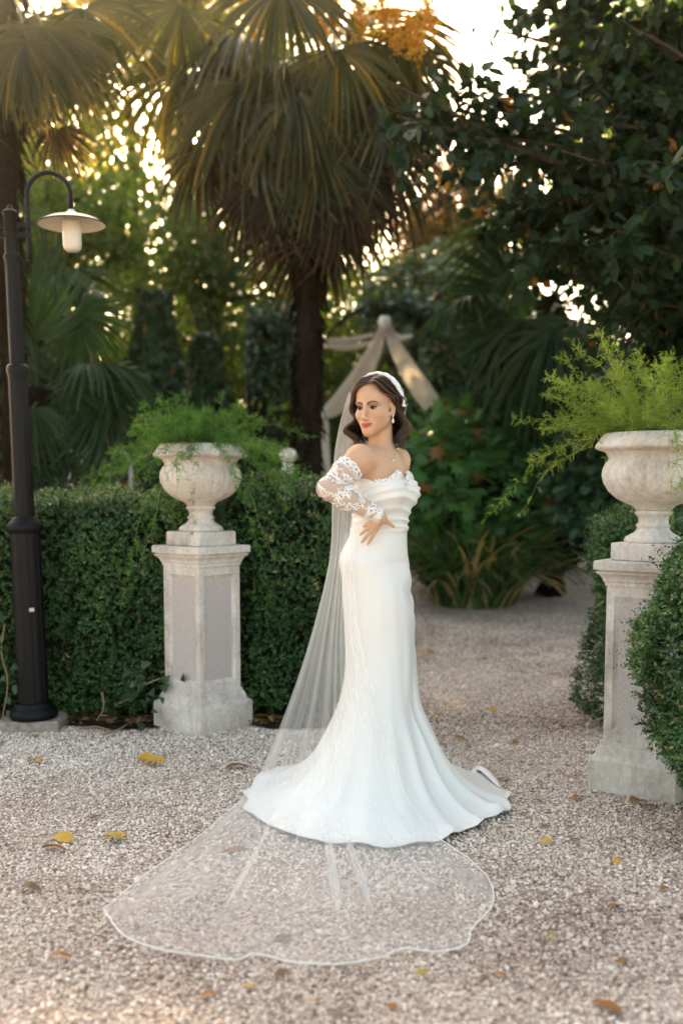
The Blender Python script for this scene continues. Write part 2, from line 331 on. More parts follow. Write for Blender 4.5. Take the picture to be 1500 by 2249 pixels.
# ================================================================== pedestals and urns
def panel_block(h, z0, z1, fr=.034, dep=.014, sl=.012):
    """square shaft with a recessed, sloped frame on each face; returns the frame and four panel sheets"""
    mb = MB(); panels = []
    for k in range(4):
        a = k * math.pi / 2
        def ringpts(ins, d):
            x = h - ins; return [(-x, -(h - d), z0 + ins * 1.25), (x, -(h - d), z0 + ins * 1.25), (x, -(h - d), z1 - ins * 1.25), (-x, -(h - d), z1 - ins * 1.25)]
        V = np.array(ringpts(.0, 0) + ringpts(fr, 0) + ringpts(fr + .004, .005) + ringpts(fr + .004 + sl, dep))
        F = [(r * 4 + i, r * 4 + (i + 1) % 4, (r + 1) * 4 + (i + 1) % 4, (r + 1) * 4 + i) for r in range(3) for i in range(4)]
        mb.add(rot_z(V, a), np.array(F))
        ins = fr + .004 + sl - .002; x = h - ins; y0, y1 = -(h - dep) - .001, -(h - dep) + .01
        panels.append([rot_z(v, a) if n == 0 else v for n, v in enumerate(box(-x, x, y0, y1, z0 + ins * 1.2, z1 - ins * 1.2))])
    return mb, panels
FAN_LOBES = 20
def lobes(a, z):
    g = float(sstep(.235, .27, z) * (1 - sstep(.395, .43, z)))
    return 1 + g * (.045 * np.abs(np.cos(a * FAN_LOBES / 2)) ** .55 - .028)
def pedestal(loc, rz, lab):
    t = thing('pedestal', lab, 'pedestal', loc, 'stone pedestals flanking the path'); r = lambda V: rot_z(V, rz, loc)
    V, F = sqloft([(.187, 0), (.187, .128), (.184, .136), (.178, .141), (.17, .145), (.166, .153), (.163, .168), (.157, .182), (.151, .189), (.151, .2), (.1485, .205)], .008)
    mk('plinth', r(V), F, M['stone'], t, smooth=False)
    mb, pn = panel_block(.139, .205, .852); mb.V = [r(v) for v in mb.V]; mb.build('shaft', M['stone'], t, smooth=False)
    for V, F in pn: mk('panel', r(V), F, M['panel'], t, smooth=False)
    V, F = sqloft([(.146, .853), (.147, .868), (.152, .872), (.155, .884), (.164, .897), (.174, .905), (.176, .912), (.169, .9145), (.169, .918), (.183, .921), (.183, .952), (.178, .957)], .006)
    mk('cap', r(V), F, M['stone'], t, smooth=False)
    return t
def urn(loc, rz, lab):
    t = thing('garden_urn', lab, 'urn', loc, 'stone urns on the pedestals'); loc = np.asarray(loc)
    V, F = sqloft([(.125, 0), (.129, .004), (.129, .066), (.125, .072)], .006); mk('base', rot_z(V, rz, loc), F, M['stone'], t, smooth=False)
    prof = [(.02, .0725), (.114, .0725), (.116, .082), (.110, .094), (.092, .105), (.076, .114), (.066, .126), (.064, .134), (.069, .139), (.069, .146), (.061, .152), (.059, .165), (.064, .180), (.074, .188), (.076, .196), (.070, .203)]
    V, F = lathe(prof, 56); mk('foot', V + loc, F, M['stone'], t)
    prof = [(.069, .204), (.085, .222), (.115, .234), (.150, .254), (.181, .283), (.201, .318), (.208, .350), (.204, .378), (.193, .400), (.184, .412), (.184, .420), (.189, .428), (.195, .440), (.205, .446), (.226, .452), (.238, .458), (.2405, .466), (.236, .476), (.225, .490), (.214, .508), (.205, .518), (.192, .521), (.182, .515), (.178, .49), (.176, .46)]
    V, F = lathe(prof, 160, lobes); mk('bowl', V + loc, F, M['stone'], t)
    V, F = lathe([(.0, .488), (.1, .485), (.176, .478)], 32); mk('soil', V + loc, F, M['soil'], t)
    return t
LP = np.array([-.735, 5.17, 0]); LRZ = R(49)
cnr = G(450, 1620); LP = np.array([cnr[0] - .041, cnr[1] + .255, 0])
c1 = G(1485, 1769); c2 = G(1297, 1734); e = nrm(c2 - c1); pr = np.array([e[1], -e[0], 0]); pr = pr if pr[1] > 0 else -pr
RP = c1 + (e + pr) * .187; RRZ = math.atan2(e[1], e[0])
pedestal(LP, LRZ, 'pale stone pedestal with panels standing in the hedge beside the lamp post')
pedestal(RP, RRZ, 'pale stone pedestal half hidden behind the clipped round box bush')
urn(LP + [0, 0, .9575], LRZ + .02, 'lobed stone urn with dark green trailing fern beside lamp post')
urn(RP + [0, 0, .9575], RRZ - .03, 'lobed stone urn with pale yellowish fern above the box bush')

# feathery asparagus ferns: every arching frond is a part
def asparagus(loc, lab, mat, fr, seed, grp='ferns growing in the urns'):
    t = thing('asparagus_fern', lab, 'fern', loc, grp); rng = np.random.default_rng(seed); loc = np.asarray(loc)
    for (az, elev, ln, droop, dens) in fr:
        n = 22; s = np.linspace(0, 1, n); d0 = np.array([math.cos(az) * math.cos(elev), math.sin(az) * math.cos(elev), math.sin(elev)])
        wob = np.cumsum(rng.normal(0, .012, (n, 3)), 0)
        path = loc + np.array([math.cos(az), math.sin(az), 0]) * .09 * rng.random() + d0 * (ln * s)[:, None] + np.array([0, 0, -1]) * (droop * s ** 2)[:, None] * ln + wob * ln
        rr = np.hypot(path[:, 0] - loc[0], path[:, 1] - loc[1]); low = np.where(rr < .255, loc[2] + .055, -9); path[:, 2] = np.maximum(path[:, 2], low)
        mb = MB(); V, F = tube(path, np.linspace(.0016, .0006, n), 3, False); mb.add(V, F, .97 if rng.random() < .5 else .6)
        nb = int(ln * 100 * dens); bt = .12 + .88 * rng.random(nb) ** .8; bi = bt * (n - 1); i0 = np.minimum(bi.astype(int), n - 2)
        root = path[i0] + (path[i0 + 1] - path[i0]) * (bi - i0)[:, None]; tang = nrm(path[i0 + 1] - path[i0])
        side = rand_dirs(nb, rng); side = nrm(side - tang * np.sum(side * tang, 1, keepdims=True) * .9 + tang * .5)
        bl = (.025 + .05 * rng.random(nb)) * (1.15 - .6 * bt)
        kn = 11; u = (np.arange(kn) + .5) / kn
        q = root[:, None] + side[:, None] * (bl[:, None] * u)[..., None]; q = q.reshape(-1, 3)
        dd = nrm(rand_dirs(len(q), rng) * .8 + np.repeat(side, kn, 0) * .8)
        tone = rng.normal(.45, .17) + (rng.random(nb) - .5) * .3
        Vn, Fn, r = leaf_cloud(q, dd, rand_dirs(len(q), rng), .009 + .008 * rng.random(len(q)), .0021, LEAF2, np.repeat(np.clip(tone, 0, .94), kn)); mb.add(Vn, Fn, r)
        mb.build('frond', mat, t)
    return t
def frs(n, seed, elev=(.35, 1.35), ln=(.22, .48), dr=(.1, .8)):
    g = np.random.default_rng(seed); return [(g.random() * 6.283, lerp(*elev, g.random()), lerp(*ln, g.random()), lerp(*dr, g.random()), lerp(.8, 1.4, g.random())) for _ in range(n)]
PI = math.pi
fl = frs(60, 1, (.3, 1.45), (.26, .50), (.1, .7)) + [(-PI * (.1 + .8 * k / 30), .55 + .8 * ((k * 7) % 11) / 11, .24 + .16 * ((k * 5) % 7) / 7, .35, 1.3) for k in range(30)] + frs(24, 2, (.15, .7), (.42, .62), (.3, .7))
fl += [(PI, .35, .52, .45, 1.2), (PI * 1.04, .25, .5, .6, 1.2), (PI * .97, .15, .46, .5, 1.2), (PI * 1.1, .3, .55, .55, 1), (0.0, .35, .5, .5, 1.4), (-.15, .45, .52, .75, 1.4), (.1, .25, .46, .75, 1.4), (-.3, .3, .48, .9, 1.3), (.05, .55, .46, .6, 1.2), (-.5, .2, .42, 1.1, 1.2),
       (-1.75, .2, .4, 1.15, .6), (-1.45, .2, .46, 1.2, .5), (-2.15, .2, .62, 1.4, .9), (-2.0, .1, .5, 1.3, .7), (-1.0, .25, .6, 1.3, .9), (-.85, .2, .5, 1.3, .8)]
fl = [(a, e_, l_, d_, w_) for a, e_, l_, d_, w_ in fl]
asparagus(LP + [0, 0, 1.44], 'bushy dark green asparagus fern spilling from the urn beside lamp post', M['fern_l'], fl, 21)
fr_ = frs(46, 3, (.5, 1.5), (.34, .62), (.05, .45)) + frs(16, 4, (.15, .7), (.4, .56), (.1, .5))
fr_ += [(PI * .98, .35, .46, .25, .5), (PI * 1.05, .45, .48, .3, .6), (PI, .55, .46, .15, .7), (PI * 1.02, .42, .62, .95, .9), (PI * .96, .5, .6, 1.05, .8), (PI * 1.1, .7, .5, .2, .8), (PI * .9, .85, .55, .1, .8), (-1.6, .2, .36, 1.1, .8), (-1.3, .2, .34, 1.2, .7), (-1.5, .5, .4, .8, 1)]
asparagus(RP + [0, 0, 1.44], 'airy yellowish green asparagus fern in the urn above box bush', M['fern_r'], fr_, 22)

# ================================================================== clipped box hedges
def sprigs(pts, nor, rng, L=.05, nl=9, leaf=(.016, .0095)):
    n = len(pts); ax = nrm(nor + rng.normal(0, .55, (n, 3)) + np.array([0, 0, .25])); ln = L * (.6 + .8 * rng.random(n)) * np.where(rng.random(n) < .035, 2.1, 1)
    u = np.linspace(.05, 1, nl); q = pts[:, None] + ax[:, None] * (ln[:, None] * u)[..., None]
    sd = rand_dirs(n * nl, rng).reshape(n, nl, 3); sd = nrm(sd - ax[:, None] * np.sum(sd * ax[:, None], -1, keepdims=True)); dd = nrm(sd + ax[:, None] * .75)
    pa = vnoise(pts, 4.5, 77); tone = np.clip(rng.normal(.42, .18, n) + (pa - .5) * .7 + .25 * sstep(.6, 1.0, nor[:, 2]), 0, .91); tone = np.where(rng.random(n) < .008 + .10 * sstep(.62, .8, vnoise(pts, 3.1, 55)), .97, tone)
    return q.reshape(-1, 3), dd.reshape(-1, 3), np.repeat(ax, nl, 0), (leaf[0] * (.7 + .6 * rng.random(n * nl))), (leaf[1] * (.7 + .6 * rng.random(n * nl))), np.clip(np.repeat(tone, nl) + rng.normal(0, .06, n * nl), 0, 1)
def hedge(name, lab, x0, x1, y0, y1, z1, seed, dens=3300, round_=.1, group=None, back=False, skip=None, bulge=None, zmin=.03):
    rng = np.random.default_rng(seed); t = thing(name, lab, 'hedge', ((x0 + x1) / 2, (y0 + y1) / 2, 0), group)
    faces = [('f', (x1 - x0) * z1), ('t', (x1 - x0) * (y1 - y0)), ('l', (y1 - y0) * z1), ('r', (y1 - y0) * z1)] + ([('b', (x1 - x0) * z1)] if back else [])
    PP, NN = [], []
    for k, ar in faces:
        n = int(ar * dens * (1 if k != 'b' else .4)); a, b = rng.random(n), rng.random(n)
        if k == 'f': p = np.stack([lerp(x0, x1, a), np.full(n, y0), lerp(zmin, z1, b)], -1); nn = (0, -1, 0)
        if k == 'b': p = np.stack([lerp(x0, x1, a), np.full(n, y1), lerp(zmin, z1, b)], -1); nn = (0, 1, 0)
        if k == 't': p = np.stack([lerp(x0, x1, a), lerp(y0, y1, b), np.full(n, z1)], -1); nn = (0, 0, 1)
        if k == 'l': p = np.stack([np.full(n, x0), lerp(y0, y1, a), lerp(zmin, z1, b)], -1); nn = (-1, 0, 0)
        if k == 'r': p = np.stack([np.full(n, x1), lerp(y0, y1, a), lerp(zmin, z1, b)], -1); nn = (1, 0, 0)
        PP.append(p); NN.append(np.broadcast_to(np.array(nn, float), (n, 3)))
    p = np.concatenate(PP); nn = np.concatenate(NN)
    c = np.array([(x0 + x1) / 2, (y0 + y1) / 2, z1 / 2]); h = np.array([(x1 - x0) / 2, (y1 - y0) / 2, z1 / 2])
    inner = np.clip(p - c, -(h - round_), h - round_); dlt = (p - c) - inner; ln = np.linalg.norm(dlt, axis=1, keepdims=True)
    p = c + inner + dlt / np.maximum(ln, 1e-6) * np.minimum(ln, round_); nn = nrm(dlt + nn * .02)
    wob = (vnoise(p, 3.2, seed) - .5) * .13 + (vnoise(p, 8, seed + 1) - .5) * .11
    hole = np.where(vnoise(p, 6, seed + 2) < .34, .09, 0)
    p = p + nn * (wob - .035 - hole * rng.random(len(p)))[:, None]
    if bulge: p = bulge(p)
    p[:, 2] = np.maximum(p[:, 2], .02)
    if skip is not None: k = ~skip(p); p, nn = p[k], nn[k]
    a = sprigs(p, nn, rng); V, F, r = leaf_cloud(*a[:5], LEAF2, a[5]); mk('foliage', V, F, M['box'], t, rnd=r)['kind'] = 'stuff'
    # solid dark core added to stop light, its colour standing for inner shade
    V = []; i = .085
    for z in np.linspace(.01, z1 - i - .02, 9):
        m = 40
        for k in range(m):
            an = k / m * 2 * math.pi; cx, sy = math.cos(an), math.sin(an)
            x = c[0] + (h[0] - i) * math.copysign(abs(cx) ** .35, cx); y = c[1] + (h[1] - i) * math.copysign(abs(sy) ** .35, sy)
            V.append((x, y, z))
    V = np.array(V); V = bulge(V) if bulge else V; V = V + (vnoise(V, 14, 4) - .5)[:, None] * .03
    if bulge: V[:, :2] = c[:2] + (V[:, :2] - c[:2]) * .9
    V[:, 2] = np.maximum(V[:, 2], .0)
    top = np.array([[8 * 40 + k for k in range(40)]]); mk('shade_core', V, [gridf(9, 40, True), top], M['box_core'], t, smooth=False)
    return t
def out_ped(p):      # no leaves inside the stone
    def inside(c, rz, p):
        d = rot_z(p - np.array([c[0], c[1], 0]), -rz); hh = np.where(p[:, 2] < .21, .2, np.where(p[:, 2] < .84, .15, np.where(p[:, 2] < .97, .19, np.where(p[:, 2] < 1.04, .14, np.where(p[:, 2] < 1.17, .11, .23)))))
        return (np.abs(d[:, 0]) < hh) & (np.abs(d[:, 1]) < hh) & (p[:, 2] < 1.5)
    return inside(LP, LRZ, p) | inside(RP, RRZ, p)
HY = LP[1] + .12
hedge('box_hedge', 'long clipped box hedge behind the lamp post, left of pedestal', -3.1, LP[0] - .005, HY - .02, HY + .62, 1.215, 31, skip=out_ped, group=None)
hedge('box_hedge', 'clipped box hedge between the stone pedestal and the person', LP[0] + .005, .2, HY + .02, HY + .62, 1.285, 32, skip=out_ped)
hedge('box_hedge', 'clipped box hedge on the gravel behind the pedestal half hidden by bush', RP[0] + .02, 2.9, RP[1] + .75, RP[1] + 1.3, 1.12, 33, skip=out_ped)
def bul(p):
    q = p.copy(); z = q[:, 2]; s = .50 + .5 * sstep(-.02, .5, z) - .30 * sstep(.65, 1.3, z); q[:, :2] = BC + (q[:, :2] - BC) * s[:, None]; return q
BC = np.array([1.57, 3.56])
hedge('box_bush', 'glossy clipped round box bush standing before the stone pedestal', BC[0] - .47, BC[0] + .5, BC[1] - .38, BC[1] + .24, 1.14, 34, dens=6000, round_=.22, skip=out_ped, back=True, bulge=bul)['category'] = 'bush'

# ================================================================== lamp post
def lamp():
    b = G(66, 1584, .06); base = np.array([b[0], b[1] + .08, 0]); lab = 'black lamp post with cream enamel shade on a bent arm'
    t = thing('lamp_post', lab, 'lamp post', base); zz = lambda py: float(P(60, py, base[1])[2])
    def L(prof, nm, n=40, flutes=0, mat='lampblack'):
        V, F = lathe(prof, n, (lambda a, z: 1 - .035 * (np.cos(a * flutes) > .55)) if flutes else None); return mk(nm, V + base, F, M[mat], t, smooth=True)
    z1, z2, z3, z4 = zz(1160), zz(818), zz(568), zz(470)
    L([(.0, .062), (.117, .062), (.122, .075), (.120, .098), (.108, .118), (.098, .124), (.098, .136), (.088, .146)], 'foot_flange')
    L([(.078, .146), (.076, z1 - .02)], 'lower_shaft', 96, 12)
    L([(.076, z1 - .025), (.088, z1 - .012), (.091, z1 + .005), (.089, z1 + .022), (.076, z1 + .034), (.064, z1 + .05), (.06, z1 + .056), (.052, z1 + .058)], 'lower_collar')
    L([(.051, z1 + .05), (.047, z2 - .03)], 'middle_shaft', 96, 10)
    L([(.046, z2 - .035), (.048, z2 - .02), (.053, z2), (.055, z2 + .012), (.052, z2 + .03), (.044, z2 + .038), (.036, z2 + .04)], 'middle_collar')
    L([(.0365, z2 + .035), (.0345, z3 - .03)], 'upper_shaft', 80, 8)
    L([(.035, z3 - .035), (.0365, z3 - .01), (.042, z3), (.042, z3 + .014), (.035, z3 + .024), (.033, z3 + .026)], 'upper_collar')
    L([(.033, z3 + .02), (.033, z4 - .002), (.038, z4), (.038, z4 + .008), (.026, z4 + .02), (.013, z4 + .026), (.014, z4 + .036), (.008, z4 + .044), (0, z4 + .045)], 'head_cylinder')
    yb = base[1]; px_of = lambda px, py: P(px, py, yb)
    dx0 = float(P(26, 500, yb)[0] - base[0])                # small offset between drawn and built post
    for s in (1, -1):
        for py in (495, 517):
            a = base + [0, 0, zz(py)]; V, F = box(*sorted((s * .03, s * .098)), -.013, .013, -.011, .011); mk('bracket', V + a, F, M['lampblack'], t, smooth=False)
        x0 = .088; zb, zt = zz(572), zz(432); r = .108; pts = [(s * x0, 0, z) for z in np.linspace(zb, zt, 8)] + [(s * (x0 + r - r * math.cos(k)), 0, zt + r * math.sin(k) * 1.05) for k in np.linspace(.15, PI, 16)] + [(s * (x0 + 2 * r), 0, zz(462))]
        V, F = tube(np.array(pts), .0115, 12); mk('gooseneck', V + base, F, M['lampblack'], t)
        V, F = lathe([(0, -.012), (.012, -.008), (.0155, 0), (.012, .009), (.0, .012)], 14); mk('ball_end', V + base + [s * x0, 0, zb - .006], F, M['lampblack'], t)
        c = base + [s * (x0 + 2 * r), 0, zz(497)]
        V, F = lathe([(.167, 0), (.168, .003), (.165, .007), (.12, .030), (.07, .045), (.036, .052), (.034, .049), (.07, .041), (.118, .026), (.163, .002), (.167, 0)], 48); mk('lamp_shade', V + c, F, M['lampcream'], t)
        V, F = tube(np.array([(.1675 * math.cos(k), .1675 * math.sin(k), .002) for k in np.linspace(0, 2 * PI, 49)]), .0032, 6, False); mk('shade_rim', V + c, F, M['lampblack'], t)
        V, F = lathe([(.0, .078), (.012, .076), (.02, .066), (.034, .056), (.035, .046)], 24); mk('shade_collar', V + c, F, M['lampcream'], t)
        V, F = lathe([(.0, -.13), (.03, -.128), (.042, -.115), (.0455, -.095), (.0465, .0), (.045, .02), (.0, .022)], 32); mk('glass', V + c, F, M['lampglass'], t)
    t.rotation_euler = (0, -.02, 0)
    a = np.linspace(-1.25, -.93, 7); V = np.concatenate([np.stack([.0775 * np.cos(a), .0775 * np.sin(a), np.full(7, z)], -1) for z in (zz(1340), zz(1332))]) + base
    mk('sticker', V, gridf(2, 7), M['white_iron'], t)
    rng = np.random.default_rng(8)                       # rough slab under the post
    f, bk = G(75, 1612), base[1] + .15; x0, x1 = G(8, 1600)[0], G(140, 1600)[0]
    prof = [(-1, -.8), (-.93, -1), (.5, -.9), (1, -.85), (.98, .6), (.8, 1), (-.7, 1), (-1, .8)]
    cx, cy_, hx, hy = (x0 + x1) / 2, (f[1] + bk) / 2, (x1 - x0) / 2, (bk - f[1]) / 2
    V = [(cx + a * hx * s, cy_ + b_ * hy * s, z) for s, z in ((1.0, -.01), (1.01, .045), (.98, .06)) for a, b_ in prof]
    o = mk('stone_slab', V, [gridf(3, 8, True), np.array([[16 + k for k in range(8)]])], M['slab'], None, smooth=False)
    tag(o, 'rough flat stone slab under the lamp post', 'slab')
m, nt, b, out = new_mat('frosted_lamp_glass'); b.inputs['Base Color'].default_value = (.62, .585, .53, 1); b.inputs['Roughness'].default_value = .35
b.inputs['Subsurface Weight'].default_value = .2; b.inputs['Subsurface Radius'].default_value = (.04, .035, .03); M['lampglass'] = m
lamp()

# ================================================================== strap-leaved clumps (every blade a part)
def blade_mesh(name, mat, L, W, bend, tw, tone):
    n = 9; s = np.linspace(0, 1, n); V = []; ang = 0; x = z = 0
    for k in range(n):
        V += [(x, -W / 2 * (1 - s[k] ** 3) * (.6 + .4 * math.sin(PI * min(1, s[k] + .3))), z), (x, 0, z - W * .18), (x, W / 2 * (1 - s[k] ** 3) * (.6 + .4 * math.sin(PI * min(1, s[k] + .3))), z)]
        an = bend * s[k] ** 1.3; x += math.sin(an) * L / n; z += math.cos(an) * L / n
    return mesh_data(name, V, gridf(n, 3), mat, rnd=np.full(3 * n, tone))
def clump(name, lab, cat, loc, n, L, W, seed, spread=.5, mats=None, tones=None, lean=(.15, 1.1), base_r=.3, part='leaf'):
    rng = np.random.default_rng(seed); t = thing(name, lab, cat, loc); vs_ = []
    for k in range(14):
        tone = rng.random() * .75 if (k < 11) else .86 + .14 * rng.random()
        vs_.append(blade_mesh('strap_blade', M['strap'], L * (.7 + .5 * rng.random()), W * (.7 + .6 * rng.random()), .45 + 1.5 * rng.random() + (.5 if k >= 10 else 0), 0, tone))
    for k in range(n):
        r = base_r * math.sqrt(rng.random()); a = rng.random() * 2 * PI; az = a + rng.normal(0, .5)
        x, y = loc[0] + r * math.cos(a), loc[1] + r * math.sin(a) * .8
        m = Matrix.Translation((x, y, gz_at(x, y) - .005)) @ Matrix.Rotation(az, 4, 'Z') @ Matrix.Rotation(lerp(*lean, (r / base_r) * .6 + .4 * rng.random()), 4, 'Y') @ Matrix.Rotation(rng.normal(0, .2), 4, 'Z')
        put(part, vs_[rng.integers(14)], t, m)
    return t
g0 = G(1045, 1348); clump('strap_leaved_plant', 'large arching clump of strap leaves with dry tan blades on gravel', 'plant', (g0[0], g0[1] + .25, gz_at(g0[0], g0[1] + .25)), 300, 1.32, .055, 41, base_r=.42, lean=(.0, .72))
g0 = G(893, 1460); clump('strap_leaved_plant', 'small sparse strap leaved tuft just behind the white gown', 'plant', (g0[0], g0[1], 0), 16, .3, .022, 42, base_r=.05, lean=(.2, .9))
g0 = G(172, 1578); clump('iris_plant', 'upright sword leaves with dry stalks at the foot of lamp post', 'plant', (g0[0], g0[1], .0), 20, .27, .024, 43, base_r=.08, lean=(.0, .5))
# ================================================================== palms
def fan_mesh(name, mat, seed, Rr=.85, nseg=34, spread=1.85, droop=.35, fold=.22):
    rng = np.random.default_rng(seed); V = []; F = []; rn = []; da = 2 * spread / nseg; st = np.array([.0, .15, .32, .48, .64, .8, .92, 1.0]); b = 0
    for k in range(nseg):
        a = -spread + da * (k + .5); Ls = Rr * (.80 + .2 * math.cos(a * .8)) * (.93 + .12 * rng.random()); tone = np.clip(rng.normal(.45, .18), 0, 1); hang = droop * (.8 + .5 * rng.random()) + (.25 if rng.random() < .15 else 0); sw = rng.normal(0, .03)
        for s in st:
            r = s * Ls; w = min(r * da * .52, Rr * da * .27) * (1 if s < .62 else max(.04, (1 - s) / .38) ** .7) + .0012
            aa = a + sw * s * s; cx, sx = math.cos(aa), math.sin(aa); zc = -hang * Rr * s ** 2.3 + .10 * Rr * s * (1 - s) * 2 - .12 * Rr * (1 - math.cos(a)) * s * .5
            for q, up in ((-1, 1), (0, -1), (1, 1)):
                V.append((cx * r - sx * w * q, sx * r + cx * w * q, zc + up * w * fold * 2)); rn.append(np.clip(tone + .25 * (s > .9), 0, 1))
        for i in range(len(st) - 1):
            for j in range(2): F.append((b + i * 3 + j, b + i * 3 + j + 1, b + i * 3 + 4 + j, b + i * 3 + 3 + j))
        b += len(st) * 3
    return mesh_data(name, V, np.array(F), mat, smooth=False, rnd=np.array(rn))
FANS = {k: [fan_mesh('fan', M[k], 50 + i, droop=d) for i, d in enumerate((.2, .45, .7))] for k in ('palm', 'palm_dry', 'palm_dark')}
def basis(x, n, loc, sc):
    x = nrm(x); y = nrm(np.cross(n, x)); z = np.cross(x, y); m = Matrix.Identity(4)
    for i in range(3):
        m[i][0], m[i][1], m[i][2], m[i][3] = x[i] * sc, y[i] * sc, z[i] * sc, loc[i]
    return m
def add_frond(t, att, hub, d, n, sc, kind, var):
    put('fan_leaf', FANS[kind][var], t, basis(d, n, hub, sc))
    mid = (att + hub) / 2 + np.array([0, 0, .08]) * np.linalg.norm(hub - att); V, F = tube(catmull([att, mid, hub, hub + nrm(d) * .05], 9), np.linspace(.016, .008, 9) * max(sc, .7), 5, False)
    mk('leaf_stalk', V, F, M[kind], t, rnd=np.full(len(V), .6))
def palm(lab, base, top, r0, r1, nf, seed, sc=1.0, kind='palm', low=.5, manual=(), elev=(-1.35, 1.1), pl=(.45, .8), grp='fan palms behind the hedge', dry=.25, skirt=True):
    rng = np.random.default_rng(seed); base = np.asarray(base, float); top = np.asarray(top, float)
    t = thing('fan_palm', lab, 'palm tree', base, grp)
    n = 26; s = np.linspace(0, 1, n); path = base + (top - base) * s[:, None] + np.array([.04, 0, 0]) * np.sin(s * 5)[:, None]
    V, F = tube(path, lerp(r0, r1, s) * (1 + .08 * np.sin(np.arange(n) * 2.4)), 16); V = V + nrm(V - np.repeat(np.vstack([path]), 1, 0).mean(0)) * 0; V += (vnoise(V, 13, seed) - .5)[:, None] * .04
    mk('trunk', V, F, M['fibre'], t)
    ht = np.linalg.norm(top - base); nfib = int(1500 * ht / 4); ss = rng.random(nfib); a = rng.random(nfib) * 2 * PI; rr = lerp(r0, r1, ss)
    p = base + (top - base) * ss[:, None] + np.stack([np.cos(a) * rr, np.sin(a) * rr, a * 0], -1) * .98
    dd = np.stack([np.cos(a) * .35, np.sin(a) * .35, -np.ones(nfib)], -1) + rng.normal(0, .25, (nfib, 3)); ups = np.stack([np.cos(a), np.sin(a), a * 0], -1)
    V, F, r = leaf_cloud(p, dd, ups, .07 + .14 * rng.random(nfib), .014, LEAF2); mk('hanging_fibre', V, F, M['fibre'], t, rnd=r)['kind'] = 'stuff'
    for (hp, hy, dY, ang, tilt, s_, kd, var) in manual:
        hub = P(hp, hy, base[1] + dY); d = np.array([math.cos(ang), -math.sin(tilt), math.sin(ang)]); d = nrm(d); out = np.array([0, -1, .35])
        att = top + np.array([0, 0, -.35 * rng.random()]); add_frond(t, att, hub, d, nrm(out - d * np.dot(out, d)), s_ * sc, kd, var)
    for k in range(nf):
        az = rng.random() * 2 * PI; u = (k + .5) / nf; el = lerp(elev[0], elev[1], u) + rng.normal(0, .12); pd = np.array([math.cos(az) * math.cos(el), math.sin(az) * math.cos(el), math.sin(el)])
        att = top + np.array([0, 0, -low * (1 - u) ** 1.3]); L = lerp(*pl, rng.random()) * sc; hub = att + pd * L
        d = nrm(pd + np.array([0, 0, -1]) * lerp(.95, .3, u)); out = np.array([math.cos(az), math.sin(az), .6]); nn = nrm(out - d * np.dot(out, d))
        kd = 'palm_dry' if (kind == 'palm' and u < dry and rng.random() < .8) else kind
        add_frond(t, att, hub, d, nn, sc * (.85 + .3 * rng.random()), kd, 2 if u < .4 else rng.integers(0, 3))
    return t
Yp = 8.5; b0 = P(667, 1040, Yp); b0[2] = gz_at(b0[0], Yp) - .02; tp = P(683, 170, Yp)
man = [(392, 165, -.2, R(215), .25, .95, 'palm', 1), (532, 188, -.55, R(252), .35, 1.15, 'palm', 1), (655, 212, -.8, R(275), .45, .9, 'palm', 2), (742, 110, -.8, R(285), .4, .95, 'palm', 1),
       (632, 372, -.45, R(265), .3, .95, 'palm_dry', 1), (752, 400, -.45, R(272), .3, 1.0, 'palm_dry', 1), (838, 330, -.3, R(283), .25, 1.0, 'palm_dry', 2), (905, 130, -.1, R(305), .3, .95, 'palm_dry', 2),
       (400, 15, -.3, R(225), .35, 1.15, 'palm', 0), (620, -30, -.9, R(270), .5, 1.1, 'palm', 0), (455, 330, -.2, R(250), .2, .8, 'palm_dry', 2), (560, 400, -.3, R(262), .2, .85, 'palm_dry', 2), (880, 60, -.3, R(310), .3, 1.0, 'palm', 1), (800, 200, -.5, R(290), .3, .95, 'palm', 2), (700, 330, -.6, R(270), .3, .9, 'palm', 1)]
pm = palm('tall shaggy fan palm with yellow flower clusters, standing behind the hedge', b0, tp, .085, .108, 26, 61, .80, manual=man, low=.55, elev=(-1.35, .75))
rngf = np.random.default_rng(90)                          # hanging yellow flower clusters among the top leaves
M['flower'] = leaf_mat('palm_flowers', [(0, (.45, .22, .02)), (1, (.70, .42, .06))], .4, .6, (1.3, 1.1, .5))
for (hx, hy) in ((545, 20), (690, 38), (720, 10), (860, 40), (600, -5), (780, 20), (930, 10), (830, 5), (655, 5), (900, 60)):
    c = P(hx, hy - 18, Yp - .75); st_ = np.linspace(0, 1, 9)[:, None]; mb = MB(); path = c + np.array([0, 0, -.24]) * st_ + np.array([.05, 0, .0]) * np.sin(st_ * 2); V, F = tube(path, .008, 5, False); mb.add(V, F, .2)
    q = np.repeat(path, 60, 0) + rngf.normal(0, .038, (540, 3)); V, F, r = leaf_cloud(q, rand_dirs(540, rngf), rand_dirs(540, rngf), .028, .016, LEAF2, rngf.random(540)); mb.add(V, F, r); mb.build('flower_cluster', M['flower'], pm)
x2 = P(3, 900, 8.0); x2[2] = gz_at(x2[0], 8); t2 = P(20, -40, 8.0)
man2 = [(95, 60, -.6, R(275), .4, 1.0, 'palm', 0), (185, 20, -.3, R(300), .3, .95, 'palm', 1), (60, 90, -.7, R(262), .4, .75, 'palm', 1), (185, 160, 0, R(318), .2, .6, 'palm', 2), (125, 285, -.1, R(285), .2, .5, 'palm_dry', 2), (110, 120, -.5, R(280), .3, .8, 'palm', 1), (20, 140, -.6, R(265), .3, .6, 'palm', 2)]
palm('sunlit fan palm rising above and behind the lamp post', x2, t2, .075, .10, 10, 62, .75, manual=man2, low=.5, elev=(-.7, 1.0))
